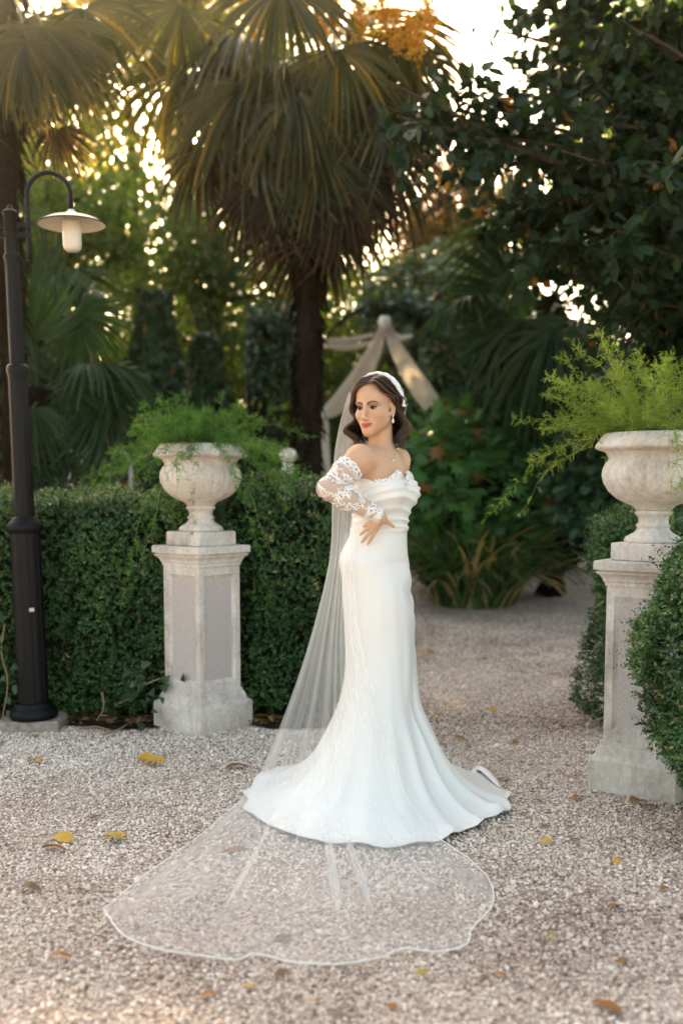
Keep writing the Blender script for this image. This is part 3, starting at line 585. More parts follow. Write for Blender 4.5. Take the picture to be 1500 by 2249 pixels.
def small_palm(lab, px, py_top, Y, nf, seed, sc, man=(), r=.09):
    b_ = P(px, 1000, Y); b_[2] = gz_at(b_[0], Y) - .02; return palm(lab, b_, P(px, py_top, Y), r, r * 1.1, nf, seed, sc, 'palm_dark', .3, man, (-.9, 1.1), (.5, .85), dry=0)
small_palm('short dark fan palm right behind the hedge by lamp post', 88, 850, 8.8, 13, 63, .7, [(150, 850, -.3, R(320), .1, .75, 'palm_dark', 2), (215, 830, 0, R(300), .1, .8, 'palm_dark', 2), (170, 690, 0, R(330), -.1, .85, 'palm_dark', 1)])
small_palm('taller shaded fan palm in the greenery behind lamp post', 62, 690, 10.5, 12, 64, .7)
small_palm('shaded fan palm beneath the broad leaved tree, behind the lobed shrub', 1215, 650, 10.5, 20, 65, 1.05, [(1120, 640, -.3, R(120), .1, .8, 'palm_dark', 0), (1235, 600, -.3, R(80), .1, .9, 'palm_dark', 0), (1320, 620, -.2, R(45), .1, .9, 'palm_dark', 0), (1200, 745, -.4, R(285), .2, .9, 'palm_dark', 1), (1130, 720, -.2, R(215), .2, .8, 'palm_dark', 1)], r=.1)

# ================================================================== trees
def tree(lab, base, h, cc, rad, ncl, npc, leaf, mat, seed, tr=.16, grp='trees behind the garden', gap=.0, sig=.16, name='tree'):
    rng = np.random.default_rng(seed); base = np.asarray(base, float); cc = np.asarray(cc, float); rad = np.asarray(rad, float)
    t = thing(name, lab, 'tree', base, grp); mb = MB()
    top = cc + [0, 0, rad[2] * .3]; path = catmull([base, lerp(base, cc, .5) + rng.normal(0, .12, 3), cc, top], 16); V, F = tube(path, np.linspace(tr, tr * .25, 16), 10); mb.add(V, F)
    u = rand_dirs(ncl, rng); rr = rng.random(ncl) ** .45; c = cc + u * rad * rr[:, None] * (.8 + .4 * vnoise(u, 1.7, seed))[:, None]
    for k in rng.choice(ncl, min(14, ncl), replace=False):
        i = int(lerp(5, 14, rng.random())); a = path[i]; V, F = tube(catmull([a, lerp(a, c[k], .5) + rng.normal(0, .15, 3) + [0, 0, .15], c[k]], 8), np.linspace(tr * .35, tr * .06, 8), 6, False); mb.add(V, F)
    mb.build('trunk', M['bark'], t)
    sg = sig * rad.mean() * (.6 + .8 * rng.random(ncl)); p = np.repeat(c, npc, 0) + rng.normal(size=(ncl * npc, 3)) * np.repeat(sg, npc)[:, None] * [1, 1, .7]
    tone = np.repeat(rng.normal(.45, .2, ncl), npc) + rng.normal(0, .16, ncl * npc); n = len(p)
    d = nrm(rand_dirs(n, rng) + [0, 0, -.35]); V, F, r = leaf_cloud(p, d, rand_dirs(n, rng), leaf * (.7 + .6 * rng.random(n)), leaf * .55 * (.7 + .6 * rng.random(n)), LEAF2, np.clip(tone, 0, 1))
    mk('crown', V, F, M[mat], t, rnd=r); return t
def tree_at(lab, px, py, Y, rx, rz, ncl, npc, leaf, mat, seed, tr=.16, **k):
    c = P(px, py, Y); b_ = np.array([c[0] + .2, Y, float(ground_z(min(Y, 26)))]); return tree(lab, b_, c[2] + rz, c, (rx, min(rx, 2.2), rz), ncl, npc, leaf, mat, seed, tr, **k)
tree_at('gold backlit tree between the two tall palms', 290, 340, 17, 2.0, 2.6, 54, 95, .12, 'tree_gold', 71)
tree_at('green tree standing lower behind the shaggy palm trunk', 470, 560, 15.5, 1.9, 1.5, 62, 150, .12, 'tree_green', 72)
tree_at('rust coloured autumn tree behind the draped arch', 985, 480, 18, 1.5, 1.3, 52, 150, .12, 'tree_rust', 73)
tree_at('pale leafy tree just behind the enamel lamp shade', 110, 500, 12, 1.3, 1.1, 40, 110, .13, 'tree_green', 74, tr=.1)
tree_at('very tall gold tree with dense crown added mostly above the view to block the sun', 400, -70, 22, 2.7, 2.2, 100, 280, .15, 'tree_gold', 75, tr=.28, sig=.13)  # crown placed and sized, mostly unseen, to keep the sun off the foreground
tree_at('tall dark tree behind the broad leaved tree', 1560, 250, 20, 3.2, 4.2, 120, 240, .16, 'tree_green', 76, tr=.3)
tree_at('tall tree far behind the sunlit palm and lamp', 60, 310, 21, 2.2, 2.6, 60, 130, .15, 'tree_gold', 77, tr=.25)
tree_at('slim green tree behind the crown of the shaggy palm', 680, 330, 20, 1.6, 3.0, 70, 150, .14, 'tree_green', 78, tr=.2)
# dense greenery far behind: reads as one mass
def thicket():
    rng = np.random.default_rng(80); V, Fc, Rr, n0 = [], [], [], 0; c = []
    for k in range(520):
        x = rng.uniform(-9, 9); y = rng.uniform(17, 21.5); top = 4.6 + 1.2 * math.sin(x * .9) + .8 * math.sin(x * 2.3 + 1); c.append((x, y, rng.uniform(.3, top)))
    for k in range(230): c.append((rng.uniform(-5.5, 2.2), rng.uniform(15, 20), rng.uniform(.5, 4.3)))
    c = np.array(c); m = 190; p = np.repeat(c, m, 0) + rng.normal(size=(len(c) * m, 3)) * [.42, .4, .36]; p[:, 2] = np.maximum(p[:, 2], .5)
    tone = np.repeat(rng.normal(.4, .2, len(c)), m) + rng.normal(0, .15, len(p)); V, F, r = leaf_cloud(p, rand_dirs(len(p), rng), rand_dirs(len(p), rng), .13, .08, LEAF2, np.clip(tone, 0, 1))
    o = mk('background_thicket', V, F, M['tree_green'], rnd=r); tag(o, 'dense green thicket closing the view behind the arch', 'thicket', kind='stuff')
thicket()

# ---- the broad-leaved tree that reaches in from the right: near leaves are parts of their own
def broad_tree():
    rng = np.random.default_rng(85); base = np.array([3.25, 7.6, 0.0]); t = thing('broad_leaved_tree', 'dark broad leaved tree reaching over the path from behind the box bush', 'tree', base)
    mb = MB(); trunk = catmull([base, (3.2, 7.6, 1.6), (3.05, 7.5, 3.2), (2.9, 7.4, 5.6)], 18); V, F = tube(trunk, np.linspace(.17, .06, 18), 12); mk('trunk', V, F, M['bark'], t)
    ends = [(1000, 240, 6.6), (905, 275, 6.3), (845, 235, 6.2), (830, 170, 6.1), (870, 255, 6.0), (1060, 60, 7.2), (1130, 420, 6.9), (1080, 445, 7.0), (1160, 520, 6.6), (1230, 330, 6.2), (1300, 640, 7.4), (1190, 600, 7.2), (1400, 660, 6.6), (1330, 480, 6.0), (1430, 420, 5.9), (1260, 130, 7.0), (1350, 40, 6.6), (1180, 230, 7.6), (1440, 200, 6.4), (1480, 560, 6.2), (1150, 10, 7.4), (1380, 300, 7.2), (1270, 560, 6.5), (1440, 730, 7.0), (1370, 560, 7.4), (1220, 60, 7.9), (1060, 330, 7.4), (1300, 260, 6.4), (1480, 80, 7.2), (1250, 440, 7.5), (1480, 660, 7.5), (1350, 180, 7.6), (1460, 320, 7.4), (1120, 330, 7.8), (1180, 130, 7.0), (1100, 170, 7.8), (1420, 120, 7.8), (1300, 400, 7.8), (1200, 470, 7.9), (1400, 500, 7.8), (1330, 700, 7.8), (1480, 760, 7.2), (1250, 20, 7.3), (1440, 10, 7.0), (1490, 250, 6.6), (1390, 390, 6.9)]
    PT, DR = [], []; lm = MB()
    for (px, py, Y) in ends:
        e_ = P(px, py, Y); a = trunk[int(np.clip(np.interp(e_[2] - .5, trunk[:, 2], np.arange(18)), 6, 17))]; mid = lerp(a, e_, .5) + [0, 0, .22] + rng.normal(0, .1, 3)
        br = catmull([a, mid, e_], 14); V, F = tube(br, np.linspace(.035, .006, 14), 6, False); lm.add(V, F)
        for k in range(17):
            s = .3 + .7 * rng.random() ** .8; r0 = br[int(s * 13)]; d = nrm(nrm(e_ - a) * .6 + rand_dirs(1, rng)[0] * .9 + [0, 0, -.1]); L = .22 + .34 * rng.random()
            tw = r0 + d * (np.linspace(0, 1, 6) * L)[:, None] + np.array([0, 0, -.1]) * (np.linspace(0, 1, 6) ** 2)[:, None]; V, F = tube(tw, np.linspace(.005, .0018, 6), 4, False); lm.add(V, F)
            for q in range(12):
                u = .12 + .88 * q / 11; PT.append(r0 + d * L * u + [0, 0, -.1 * u * u]); DR.append(nrm(d * .5 + rand_dirs(1, rng)[0] * .9 + [0, 0, -.45]))
    nu = 5200; cu = np.stack([rng.uniform(1.7, 6, 130), rng.uniform(5.8, 10, 130), rng.uniform(5.4, 8.8, 130)], -1); cu = cu[cu[:, 2] > 4.3 + .2 * cu[:, 1] - .1 * cu[:, 0]]; q_ = cu[rng.integers(len(cu), size=nu)] + rng.normal(0, .38, (nu, 3)); PT += list(q_); DR += list(nrm(rand_dirs(nu, rng) + [0, 0, -.4]))      # unseen upper crown, added above the view to shade leaves and path below
    for e_ in cu[:22]: a = trunk[-3]; V, F = tube(catmull([a, lerp(a, e_, .5) + [0, 0, .2], e_], 8), np.linspace(.04, .008, 8), 6, False); lm.add(V, F)
    PT, DR = np.array(PT), np.array(DR); up = nrm(rand_dirs(len(PT), rng) * .7 + [0, -.3, 1]); L = .075 + .06 * rng.random(len(PT)); tone = np.clip(rng.normal(.45, .24, len(PT)), 0, 1)
    tone = np.where(rng.random(len(PT)) < .005, .98, np.minimum(tone, .93))
    L = np.where(PT[:, 2] > 5.9, L * 1.5, L); lm.build('branches', M['bark'], t); vis = PT[:, 1] / L + 99 * (PT[:, 2] > 5); o = np.argsort(vis); near = o[:300]; rest = o[300:]
    V, F, r = leaf_cloud(PT[rest], DR[rest], up[rest], L[rest], L[rest] * .62 / .84, LEAF6, tone[rest]); x = mk('leaves', V, F, M['tree_dark'], t, rnd=r); x['kind'] = 'stuff'
    ms = [mesh_data('leaf', LEAF6[0] * [1, .74, 1], LEAF6[1], M['tree_dark'], rnd=np.full(7, q)) for q in (.1, .3, .45, .6, .75, .9, .985)]
    for i in near: put('leaf', ms[int(np.argmin(abs(np.array((.1, .3, .45, .6, .75, .9, .985)) - tone[i])))], t, basis(DR[i], up[i], PT[i], L[i]))
broad_tree()

# ---- lobed-leaf shrub beside the path
def lobed_leaf():
    V = [(0, 0, 0)]; 
    for a, r in ((-2.2, .42), (-1.75, .28), (-1.2, .75), (-.85, .42), (-.5, .86), (-.25, .52), (0, 1.0), (.25, .52), (.5, .86), (.85, .42), (1.2, .75), (1.75, .28), (2.2, .42)):
        V.append((math.cos(a) * r + .3, math.sin(a) * r * .85, -.16 * r * r + (.05 if r > .6 else -.03)))
    V[0] = (.3, 0, .03); V.append((0, 0, 0)); n = len(V) - 2
    return np.array(V) * .75, np.array([(0, k, k + 1) for k in range(1, n)] + [(0, n, 1)])
LOB = lobed_leaf()
def shrub(lab, cpx, cpy, Y, rx, rz, n, seed, mat='lobed', leaf=.2, base_px=None, tmpl=None, npart=300, cat='shrub', name='lobed_shrub', ry=.7):
    rng = np.random.default_rng(seed); c = P(cpx, cpy, Y); b_ = np.array([c[0], Y, gz_at(c[0], Y)]); t = thing(name, lab, cat, b_); mb = MB()
    u = rand_dirs(n, rng); u[:, 1] = -np.abs(u[:, 1]) * np.where(rng.random(n) < .75, 1, -1); rr = (.55 + .45 * rng.random(n) ** .5) * (.82 + .36 * vnoise(u, 2.3, seed)); p = c + u * rr[:, None] * [rx, ry, rz]; p[:, 2] = np.maximum(p[:, 2], b_[2] + .12)
    d = nrm(u * [1, .8, .4] + rng.normal(0, .45, (n, 3)) + [0, -.1, -.35]); up = nrm(rng.normal(0, .4, (n, 3)) + [0, -.55, 1]); L = leaf * (.65 + .6 * rng.random(n)); tone = np.clip(rng.normal(.42, .22, n), 0, .93); tone = np.where((rng.random(n) < .05) & (u[:, 2] > .3), .98, tone)
    for k in range(22):
        i = rng.integers(n); a = b_ + np.append(rng.normal(0, .12, 2), 0); V, F = tube(catmull([a, lerp(a, p[i], .5) + [0, 0, .15], p[i]], 8), np.linspace(.016, .004, 8), 5, False); mb.add(V, F)
    mb.build('stems', M['bark'], t); T = tmpl or LOB; o = np.argsort(p[:, 1] - rr * .3); near, rest = o[:npart], o[npart:]
    q = (.08, .25, .4, .55, .7, .88, .98); ms = [mesh_data('leaf', T[0], T[1], M[mat], rnd=np.full(len(T[0]), v)) for v in q]
    for i in near: put('leaf', ms[int(np.argmin(abs(np.array(q) - tone[i])))], t, basis(d[i], up[i], p[i], L[i]))
    if len(rest):
        V, F, r = leaf_cloud(p[rest], d[rest], up[rest], L[rest], L[rest], T, tone[rest]); x = mk('leaves', V, F, M[mat], t, rnd=r); x['kind'] = 'stuff'
    # solid dark core in the middle, shade put into its colour
    V, F = lathe([(.02, 0), (.2, .02), (.42, .3), (.6, .75), (.5, 1.1), (.02, 1.3)], 20); V = V * [rx * .72, ry * .6, (c[2] + rz * .5 - b_[2]) / 1.3] + b_ + (vnoise(V, 3, 2) - .5)[:, None] * .2; V[:, 2] = np.maximum(V[:, 2], b_[2]); mk('shade_core', V, F, M['box_core'], t)
    return t
shrub('big bright green lobed leaf shrub beside the gravel path', 1062, 1040, 10.6, .86, .82, 1500, 86, leaf=.23)
M['pale'] = leaf_mat('variegated_leaf', [(0, (.06, .10, .05)), (.5, (.16, .21, .12)), (1, (.34, .36, .25))], .3, .5)
SIMPLE = LEAF6
shrub('grey green variegated bush behind the draped arch', 985, 690, 15.5, 1.25, .95, 2600, 87, 'pale', .16, tmpl=LEAF6, name='variegated_bush', npart=0, cat='bush')
shrub('dark green bush filling the shade behind lobed shrub and palm', 1230, 985, 12.5, 1.7, 1.1, 3200, 88, 'ivy', .17, tmpl=LEAF6, name='dark_bush', npart=0, cat='bush')
shrub('low dark bush in deep shade behind the right pedestal urn', 1430, 1010, 9.5, 1.0, 1.0, 2600, 89, 'ivy', .12, tmpl=LEAF6, name='dark_bush', npart=0, cat='bush')

# ---- ivy mounds, trellis, arch, drapes
IVY = (np.array([(0, 0, 0), (.1, .42, .0), (.42, .3, .05), (1, 0, -.05), (.42, -.3, .05), (.1, -.42, 0)]), np.array([(0, 2, 1), (0, 3, 2), (0, 4, 3), (0, 5, 4)]))
def ivy_mass(mb, p, rng, L=.09, out=None):
    n = len(p); d = nrm(rng.normal(0, .7, (n, 3)) + [0, -.3, -.6]); up = nrm(rng.normal(0, .5, (n, 3)) + [0, -1, .4]) if out is None else nrm(out + rng.normal(0, .5, (n, 3)))
    V, F, r = leaf_cloud(p, d, up, L * (.6 + .7 * rng.random(n)), L * (.7 + .6 * rng.random(n)), IVY, np.where(rng.random(n) < .012, .99, np.clip(rng.normal(.45, .22, n), 0, .93))); mb.add(V, F, r)
def ivy_mound(lab, px, py0, py1, Y, wpx, seed, n=5200):
    rng = np.random.default_rng(seed); b_ = P(px, py1, Y); g = gz_at(b_[0], Y); top = P(px, py0, Y)[2]; w_ = wpx / 2 / FPX * Y; t = thing('ivy_mound', lab, 'ivy', (b_[0], Y, g)); s = rng.random(n); a = rng.random(n) * 2 * PI
    prof = lambda s: w_ * (1 - .72 * sstep(.35, 1.02, s)); z = g + (top - g) * s; r = prof(s) * (.85 + .35 * vnoise(np.stack([np.cos(a), np.sin(a), s * 4], -1), 2.2, seed)); p = np.stack([b_[0] + r * np.cos(a), Y + r * np.sin(a) * .8, z], -1)
    mb = MB(); ivy_mass(mb, p, rng, .10, np.stack([np.cos(a), np.sin(a), a * 0 + .5], -1)); mb.build('foliage', M['ivy'], t)['kind'] = 'stuff'
    V, F = lathe([(prof(s_) * .82 / w_, s_) for s_ in np.linspace(0, .95, 9)] + [(.01, .97)], 22); mk('ivy_shade_core', V * [w_, w_ * .8, top - g] + [b_[0], Y, g], F, M['box_core'], t); return t  # solid dark core added inside the ivy, shade put into its colour
ivy_mound('tall conical mound of dark ivy behind the left urn', 345, 640, 1000, 11.0, 195, 91)
ivy_mound('low wide ivy mound behind the fern in left urn', 455, 735, 1000, 12.0, 170, 92, 4200)
def trellis():
    rng = np.random.default_rng(93); Y = 12.4; c = P(575, 1000, Y); t = thing('trellis', 'dark iron trellis posts overgrown with ivy, left of palm trunk', 'trellis', (c[0], Y, gz_at(c[0], Y)), None)
    for px in (545, 562, 578, 610): a = P(px, 700, Y); V, F = tube(np.array([[a[0], Y, gz_at(a[0], Y) - .02], a]), .03, 8); mk('post', V, F, M['lampblack'], t)
    for py in (745, 830, 905, 955): V, F = tube(np.array([P(540, py, Y + .04), P(640, py, Y + .04)]), .018, 6); mk('rail', V, F, M['lampblack'], t)
    n = 2600; q = rng.random(n); p = np.stack([P(540, 0, Y)[0] + rng.random(n) * .62, Y + rng.normal(0, .12, n), P(0, 690, Y)[2] - .95 * rng.random(n) ** 1.8 + rng.normal(0, .06, n)], -1)
    mb = MB(); ivy_mass(mb, p, rng, .08); mb.build('ivy', M['ivy'], t)['kind'] = 'stuff'
trellis()
def arch():
    Y = 12.2; c = P(852, 1000, Y); rad = 158 / FPX * Y; spring = P(852, 838, Y)[2]; g = gz_at(c[0], Y); t = thing('garden_arch', 'round iron garden arch with ivy on one side and cloth drapes', 'arch', (c[0], Y, g)); rng = np.random.default_rng(94); pts_all = []
    for j, dy in enumerate((-.3, -.15, 0, .15, .3)):
        rr = rad * (1 + .018 * j); pts = [(c[0] - rr, Y + dy, g - .02), (c[0] - rr, Y + dy, spring)] + [(c[0] - rr * math.cos(a), Y + dy, spring + rr * math.sin(a)) for a in np.linspace(.1, PI - .1, 26)] + [(c[0] + rr, Y + dy, spring), (c[0] + rr, Y + dy, g - .02)]
        V, F = tube(np.array(pts), .015, 6); mk('hoop', V, F, M['lampblack'], t)
    for a in np.linspace(.0, PI, 11):
        V, F = tube(np.array([(c[0] - rad * 1.03 * math.cos(a), Y + d_, spring + rad * 1.03 * math.sin(a)) for d_ in (-.32, .34)]), .008, 5); mk('cross_bar', V, F, M['lampblack'], t)
    n = 6500; a = 1.25 + (PI - 1.25) * rng.random(n) ** .8; leg = rng.random(n) < .4; rr = rad * (1.02 + rng.normal(0, .075, n)); th = .5 + .5 * sstep(1.2, 2.2, a)
    x = np.where(leg, c[0] + rr, c[0] - (rad * 1.02 + (rr - rad) * th) * np.cos(a)); z = np.where(leg, g + .1 + (spring - g) * rng.random(n), spring + (rad * 1.02 + (rr - rad) * th) * np.sin(a)); p = np.stack([x, Y + rng.normal(0, .22, n), z], -1)
    mb = MB(); ivy_mass(mb, p, rng, .085); mb.build('ivy', M['ivy'], t)['kind'] = 'stuff'; return c, Y, rad, spring
AC, AY, ARAD, ASPR = arch()
def cloth_strip(pxs, wid, Y, sag=0, n=30, k=14, seed=0, depth=.05, ends=None):
    """gathered cloth hanging along a line of pixels at distance Y: (centre px, centre py, width px)"""
    c = catmull(np.array([[*P(x, y, Y)] for x, y in pxs]), n); wd = np.interp(np.linspace(0, 1, n), np.linspace(0, 1, len(wid)), wid) / FPX * Y; T = nrm(np.gradient(c, axis=0)); side = nrm(np.cross(T, [0, 1, 0])); u = np.linspace(-.5, .5, k * 4)
    ph = np.random.default_rng(seed).random() * 6; fold = np.sin(u * k * 2.2 + ph) * .6 + np.sin(u * k * 5.1 + ph * 2) * .4
    V = c[:, None] + side[:, None] * (u[None] * wd[:, None])[..., None] + np.array([0, -1, 0]) * (fold[None] * np.minimum(depth, wd[:, None] * .22))[..., None]
    return V.reshape(-1, 3), gridf(n, k * 4)
DR = 'white cloth drapes on the garden arch'
Yd = AY - .42
V, F = cloth_strip([(843, 705), (832, 745), (808, 800), (765, 865), (728, 900), (702, 914)], [12, 24, 40, 46, 34, 12], Yd, seed=1); V2, F2 = cloth_strip([(704, 908), (705, 930), (703, 975), (706, 1020), (705, 1060)], [14, 34, 42, 40, 46], Yd, seed=2)
d1 = thing('cloth_drape', 'pale cloth drape tied back to one side of arch and hanging down', 'drape', P(704, 1060, Yd), DR); mk('swag', V, F, M['cloth'], d1); mk('tail', V2, F2, M['cloth'], d1)
V, F = lathe([(0, -.07), (.06, -.05), (.085, 0), (.06, .05), (0, .065)], 16); mk('knot', V * (1 + .5 * (vnoise(V, 25, 3) - .5))[:, None] + P(702, 914, Yd - .03), F, M['cloth'], d1)
V, F = cloth_strip([(850, 705), (862, 745), (890, 800), (925, 855), (950, 890)], [12, 26, 38, 46, 42], Yd, seed=3); d2 = thing('cloth_drape', 'pale cloth drape falling from arch top toward the lobed shrub', 'drape', P(950, 890, Yd), DR); mk('swag', V, F, M['cloth'], d2)
V, F = lathe([(0, -.09), (.05, -.07), (.075, 0), (.055, .06), (0, .08)], 14); mk('knot', V * (1 + .5 * (vnoise(V, 25, 3) - .5))[:, None] + P(846, 708, Yd - .04), F, M['cloth'], d2)
for i, (pp, ww) in enumerate((([(690, 748), (760, 747), (820, 735)], [10, 12, 8]), ([(690, 752), (760, 762), (830, 750)], [12, 16, 9]), ([(600, 762), (650, 765), (690, 752)], [10, 24, 12]), ([(860, 730), (880, 742), (905, 737)], [8, 14, 8]))):
    V, F = cloth_strip(pp, ww, AY + 1.2, seed=7 + i, depth=.02); o = mk('cloth_swag', V, F, M['cloth']); tag(o, ('upper narrow pale cloth swag strung behind the bare side of the arch', 'lower of two pale cloth swags strung behind the bare side of the arch', 'wide pale cloth swag between trellis and palm trunk', 'short pale cloth swag behind the ivy side of the arch top')[i], 'swag', 'cloth swags strung behind the arch')
    o['base'] = [0, 0, 0]
# ---- white garden furniture glimpsed over the hedge
def chair(px, Y, lab):
    b_ = P(px, 1040, Y); g = gz_at(b_[0], Y); b_[2] = g; t = thing('garden_chair', lab, 'chair', b_, 'white garden chairs behind the hedge'); top = P(px, 992, Y)[2] - g
    for s in (-1, 1):
        V, F = tube(np.array([(s * .22 + .105 * math.cos(a) * -1, 0, top - .09 + .09 * math.sin(a)) for a in np.linspace(-.6, PI + .2, 14)]) + b_, .017, 8); mk('back_scroll', V, F, M['white_iron'], t)
        for y in (-.2, .2): V, F = tube(np.array([(s * .3, y, 0), (s * .3, y, top - .08 if y > 0 else .45)]) + b_, .018, 8); mk('leg', V, F, M['white_iron'], t)
    V, F = box(-.32, .32, -.22, .22, .43, .46); mk('seat', V + b_, F, M['white_iron'], t, smooth=False); V, F = box(-.31, .31, .185, .215, .7, .76); mk('back_rail', V + b_, F, M['white_iron'], t, smooth=False)
chair(210, 9.6, 'white garden chair with scrolled back behind the hedge near lamp post')
def pillar(px, py, Y):
    b_ = P(px, py, Y); g = gz_at(b_[0], Y); h = b_[2] - g; t = thing('stone_bollard', 'pale stone bollard with round top behind the left hedge', 'bollard', (b_[0], Y, g)); V, F = lathe([(.06, 0), (.06, h - .2), (.05, h - .19), (.04, h - .1)], 24); mk('post', V + [b_[0], Y, g], F, M['stone'], t)
    V, F = lathe([(.04, h - .1), (.065, h - .085), (.072, h - .05), (.062, h - .018), (.03, h), (0, h)], 24); mk('round_top', V + [b_[0], Y, g], F, M['stone'], t)
pillar(632, 985, 7.8)
# ---- ivy trails at the foot of the hedge
def ivy_trail(lab, pts, n, seed, L=.05, spread=.06):
    rng = np.random.default_rng(seed); c = catmull(pts, 20); t = thing('ivy_trail', lab, 'ivy', np.array(pts[0])); V, F = tube(c, .004, 5); mk('stem', V, F, M['twig'], t)
    ms = [mesh_data('leaf', IVY[0], IVY[1], M['ivy'], rnd=np.full(6, q)) for q in (.2, .5, .8)]
    for k in range(n):
        p = c[rng.integers(20)] + rng.normal(0, spread, 3) * [1, .4, 1]; p[2] = max(p[2], .02); d = nrm(rng.normal(0, .7, 3) + [0, -.4, -.4]); put('leaf', ms[rng.integers(3)], t, basis(d, nrm(rng.normal(0, .4, 3) + [0, -1, .5]), p, L * (.7 + .6 * rng.random())))
hz = LP[1] - .1
ivy_trail('dark ivy trailing down the hedge foot against the pedestal', [P(352, 1490, hz), P(318, 1505, hz - .02), P(290, 1530, hz), P(262, 1545, hz - .02)], 30, 95)
ivy_trail('dark ivy climbing beside the lamp post at hedge end', [P(4, 1590, hz + .05), P(18, 1500, hz + .02), P(4, 1430, hz + .02), P(12, 1370, hz + .03)], 26, 96)
g_ = G(1300, 1668); ivy_trail('small ivy sprig on the gravel by the pedestal under box bush', [g_, g_ + [.04, .02, .03], g_ + [.07, .05, .04]], 8, 97, .045, .025)
# ================================================================== the person in the gown
FEET = G(830, 1745); Y0 = FEET[1]
def B(px, py, dY=0.0): return P(px, py, Y0 + dY)
bride = thing('person', 'person in a long white satin gown, lace sleeves and trailing veil, hand on hip', 'person', (FEET[0], FEET[1], 0))
# ---- skin: one continuous surface, grown from blended limbs
FW = nrm([.87, -.5, 0]); RT = np.array([-.5, -.87, 0]) / 1.0035; UPV = np.array([0, 0, 1.0])     # chest direction, her right
HF = nrm([-.50, -.866, 0.0]); HL = nrm(np.cross(UPV, HF)); HU = np.cross(HF, HL)                  # face direction, her left, up
_pa = R(5); HF, HU = HF * math.cos(_pa) - HU * math.sin(_pa), HU * math.cos(_pa) + HF * math.sin(_pa)
_ra = R(1.2); HL, HU = HL * math.cos(_ra) + HU * math.sin(_ra), HU * math.cos(_ra) - HL * math.sin(_ra)
H0 = B(826, 894, -.02)
NAR = .935
def hp(a, f, u): return H0 + HL * (a * NAR) + HF * f + HU * u
def hloc(Q): d = Q - H0; return np.stack([d @ HL / NAR, d @ HF, d @ HU], -1)
def sd_cone(Q, a, b, ra, rb):
    ab = b - a; t = np.clip(((Q - a) @ ab) / np.dot(ab, ab), 0, 1); return np.linalg.norm(Q - a - t[..., None] * ab, axis=-1) - (ra + (rb - ra) * t)
def sd_ell(Q, c, ax, rad):
    d = Q - c; q = np.stack([d @ ax[0], d @ ax[1], d @ ax[2]], -1); rad = np.asarray(rad); k0 = np.linalg.norm(q / rad, axis=-1); k1 = np.linalg.norm(q / rad ** 2, axis=-1); return k0 * (k0 - 1) / np.maximum(k1, 1e-6)
def smin(a, b, k):
    if k <= 0: return np.minimum(a, b)
    h = np.maximum(k - np.abs(a - b), 0) / k; return np.minimum(a, b) - h * h * k * .25
TAX = (FW, RT, UPV); HAX = (HL, HF, HU)
cP, cW, cC, cN = B(825, 1228), B(836, 1142), B(836, 1066), B(847, 992)
SR, SL = B(789, 1008, -.125), B(873, 1012, .125)
ER, WR = B(722, 1073, -.215), B(836, 1136, -.178)
EL, WL = B(858, 1140, .20), B(862, 1250, .17)
zc = lambda py: B(836, py)[2]
def E(c, rad, ax=TAX): return ('e', np.asarray(c), rad, ax)
def C(a, b, ra, rb): return ('c', np.asarray(a), np.asarray(b), ra, rb)
TORSO = [(E(cC, (.098, .132, .150)), 0), (E(cW, (.088, .112, .12)), .08), (E(cP + [0, 0, -.01], (.112, .158, .125)), .09), (E(cP - FW * .025 + [0, 0, -.05], (.088, .135, .10)), .07),
         (E(cC + FW * .046 + RT * .066 + [0, 0, -.028], (.078, .066, .062)), .035), (E(cC + FW * .046 - RT * .066 + [0, 0, -.028], (.078, .066, .062)), .035),
         (C(cP + RT * .075 + [0, 0, -.05], FEET * [1, 1, 0] + RT * .07 + [0, 0, .5], .085, .055), .06), (C(cP - RT * .075 + [0, 0, -.05], FEET * [1, 1, 0] - RT * .05 + [0, 0, .5], .085, .055), .06),
         (C(FEET * [1, 1, 0] + RT * .07 + [0, 0, .5], FEET * [1, 1, 0] + RT * .06 + [0, 0, .08], .055, .035), .03), (C(FEET * [1, 1, 0] - RT * .05 + [0, 0, .5], FEET * [1, 1, 0] - RT * .04 + [0, 0, .08], .055, .035), .03),
         (C(FEET * [1, 1, 0] + RT * .06 + [0, 0, .07], FEET * [1, 1, 0] + RT * .06 + FW * .14 + [0, 0, .03], .035, .026), .03), (C(FEET * [1, 1, 0] - RT * .04 + [0, 0, .07], FEET * [1, 1, 0] - RT * .04 + FW * .14 + [0, 0, .03], .035, .026), .03)]
nb = hp(.0, -.022, -.075)
SHO = [(C(cN + RT * .02 - FW * .03 + [0, 0, -.045], SR + [0, 0, -.005] + FW * .01, .055, .044), .05), (C(cN - RT * .02 - FW * .03 + [0, 0, -.045], SL + [0, 0, -.005], .055, .044), .05),
       (E(cN + FW * -.02 + [0, 0, -.07], (.062, .115, .055)), .05), (C(nb + [0, 0, .03], cN - FW * .022 + [0, 0, -.01], .0465, .050), .035),
       (C(cN + FW * .020 + [0, 0, -.02], SR + FW * .018 + [0, 0, .022], .010, .010), .03), (C(cN + FW * .020 + [0, 0, -.02], SL + FW * .018 + [0, 0, .022], .010, .010), .03)]
ARMS = [(E(SR + [0, 0, -.004], (.046, .046, .05)), .04), (C(SR, lerp(SR, ER, .5), .045, .043), .03), (C(lerp(SR, ER, .5), ER, .043, .036), .03), (C(ER, lerp(ER, WR, .35), .036, .037), .025), (C(lerp(ER, WR, .35), WR, .037, .0245), .03),
        (C(SL, EL, .043, .035), .04), (C(EL, WL, .035, .024), .025)]
KN = {'i': B(828, 1161, -.176), 'm': B(820.5, 1160, -.180), 'r': B(814, 1155.5, -.180), 'p': B(809, 1150.5, -.176)}
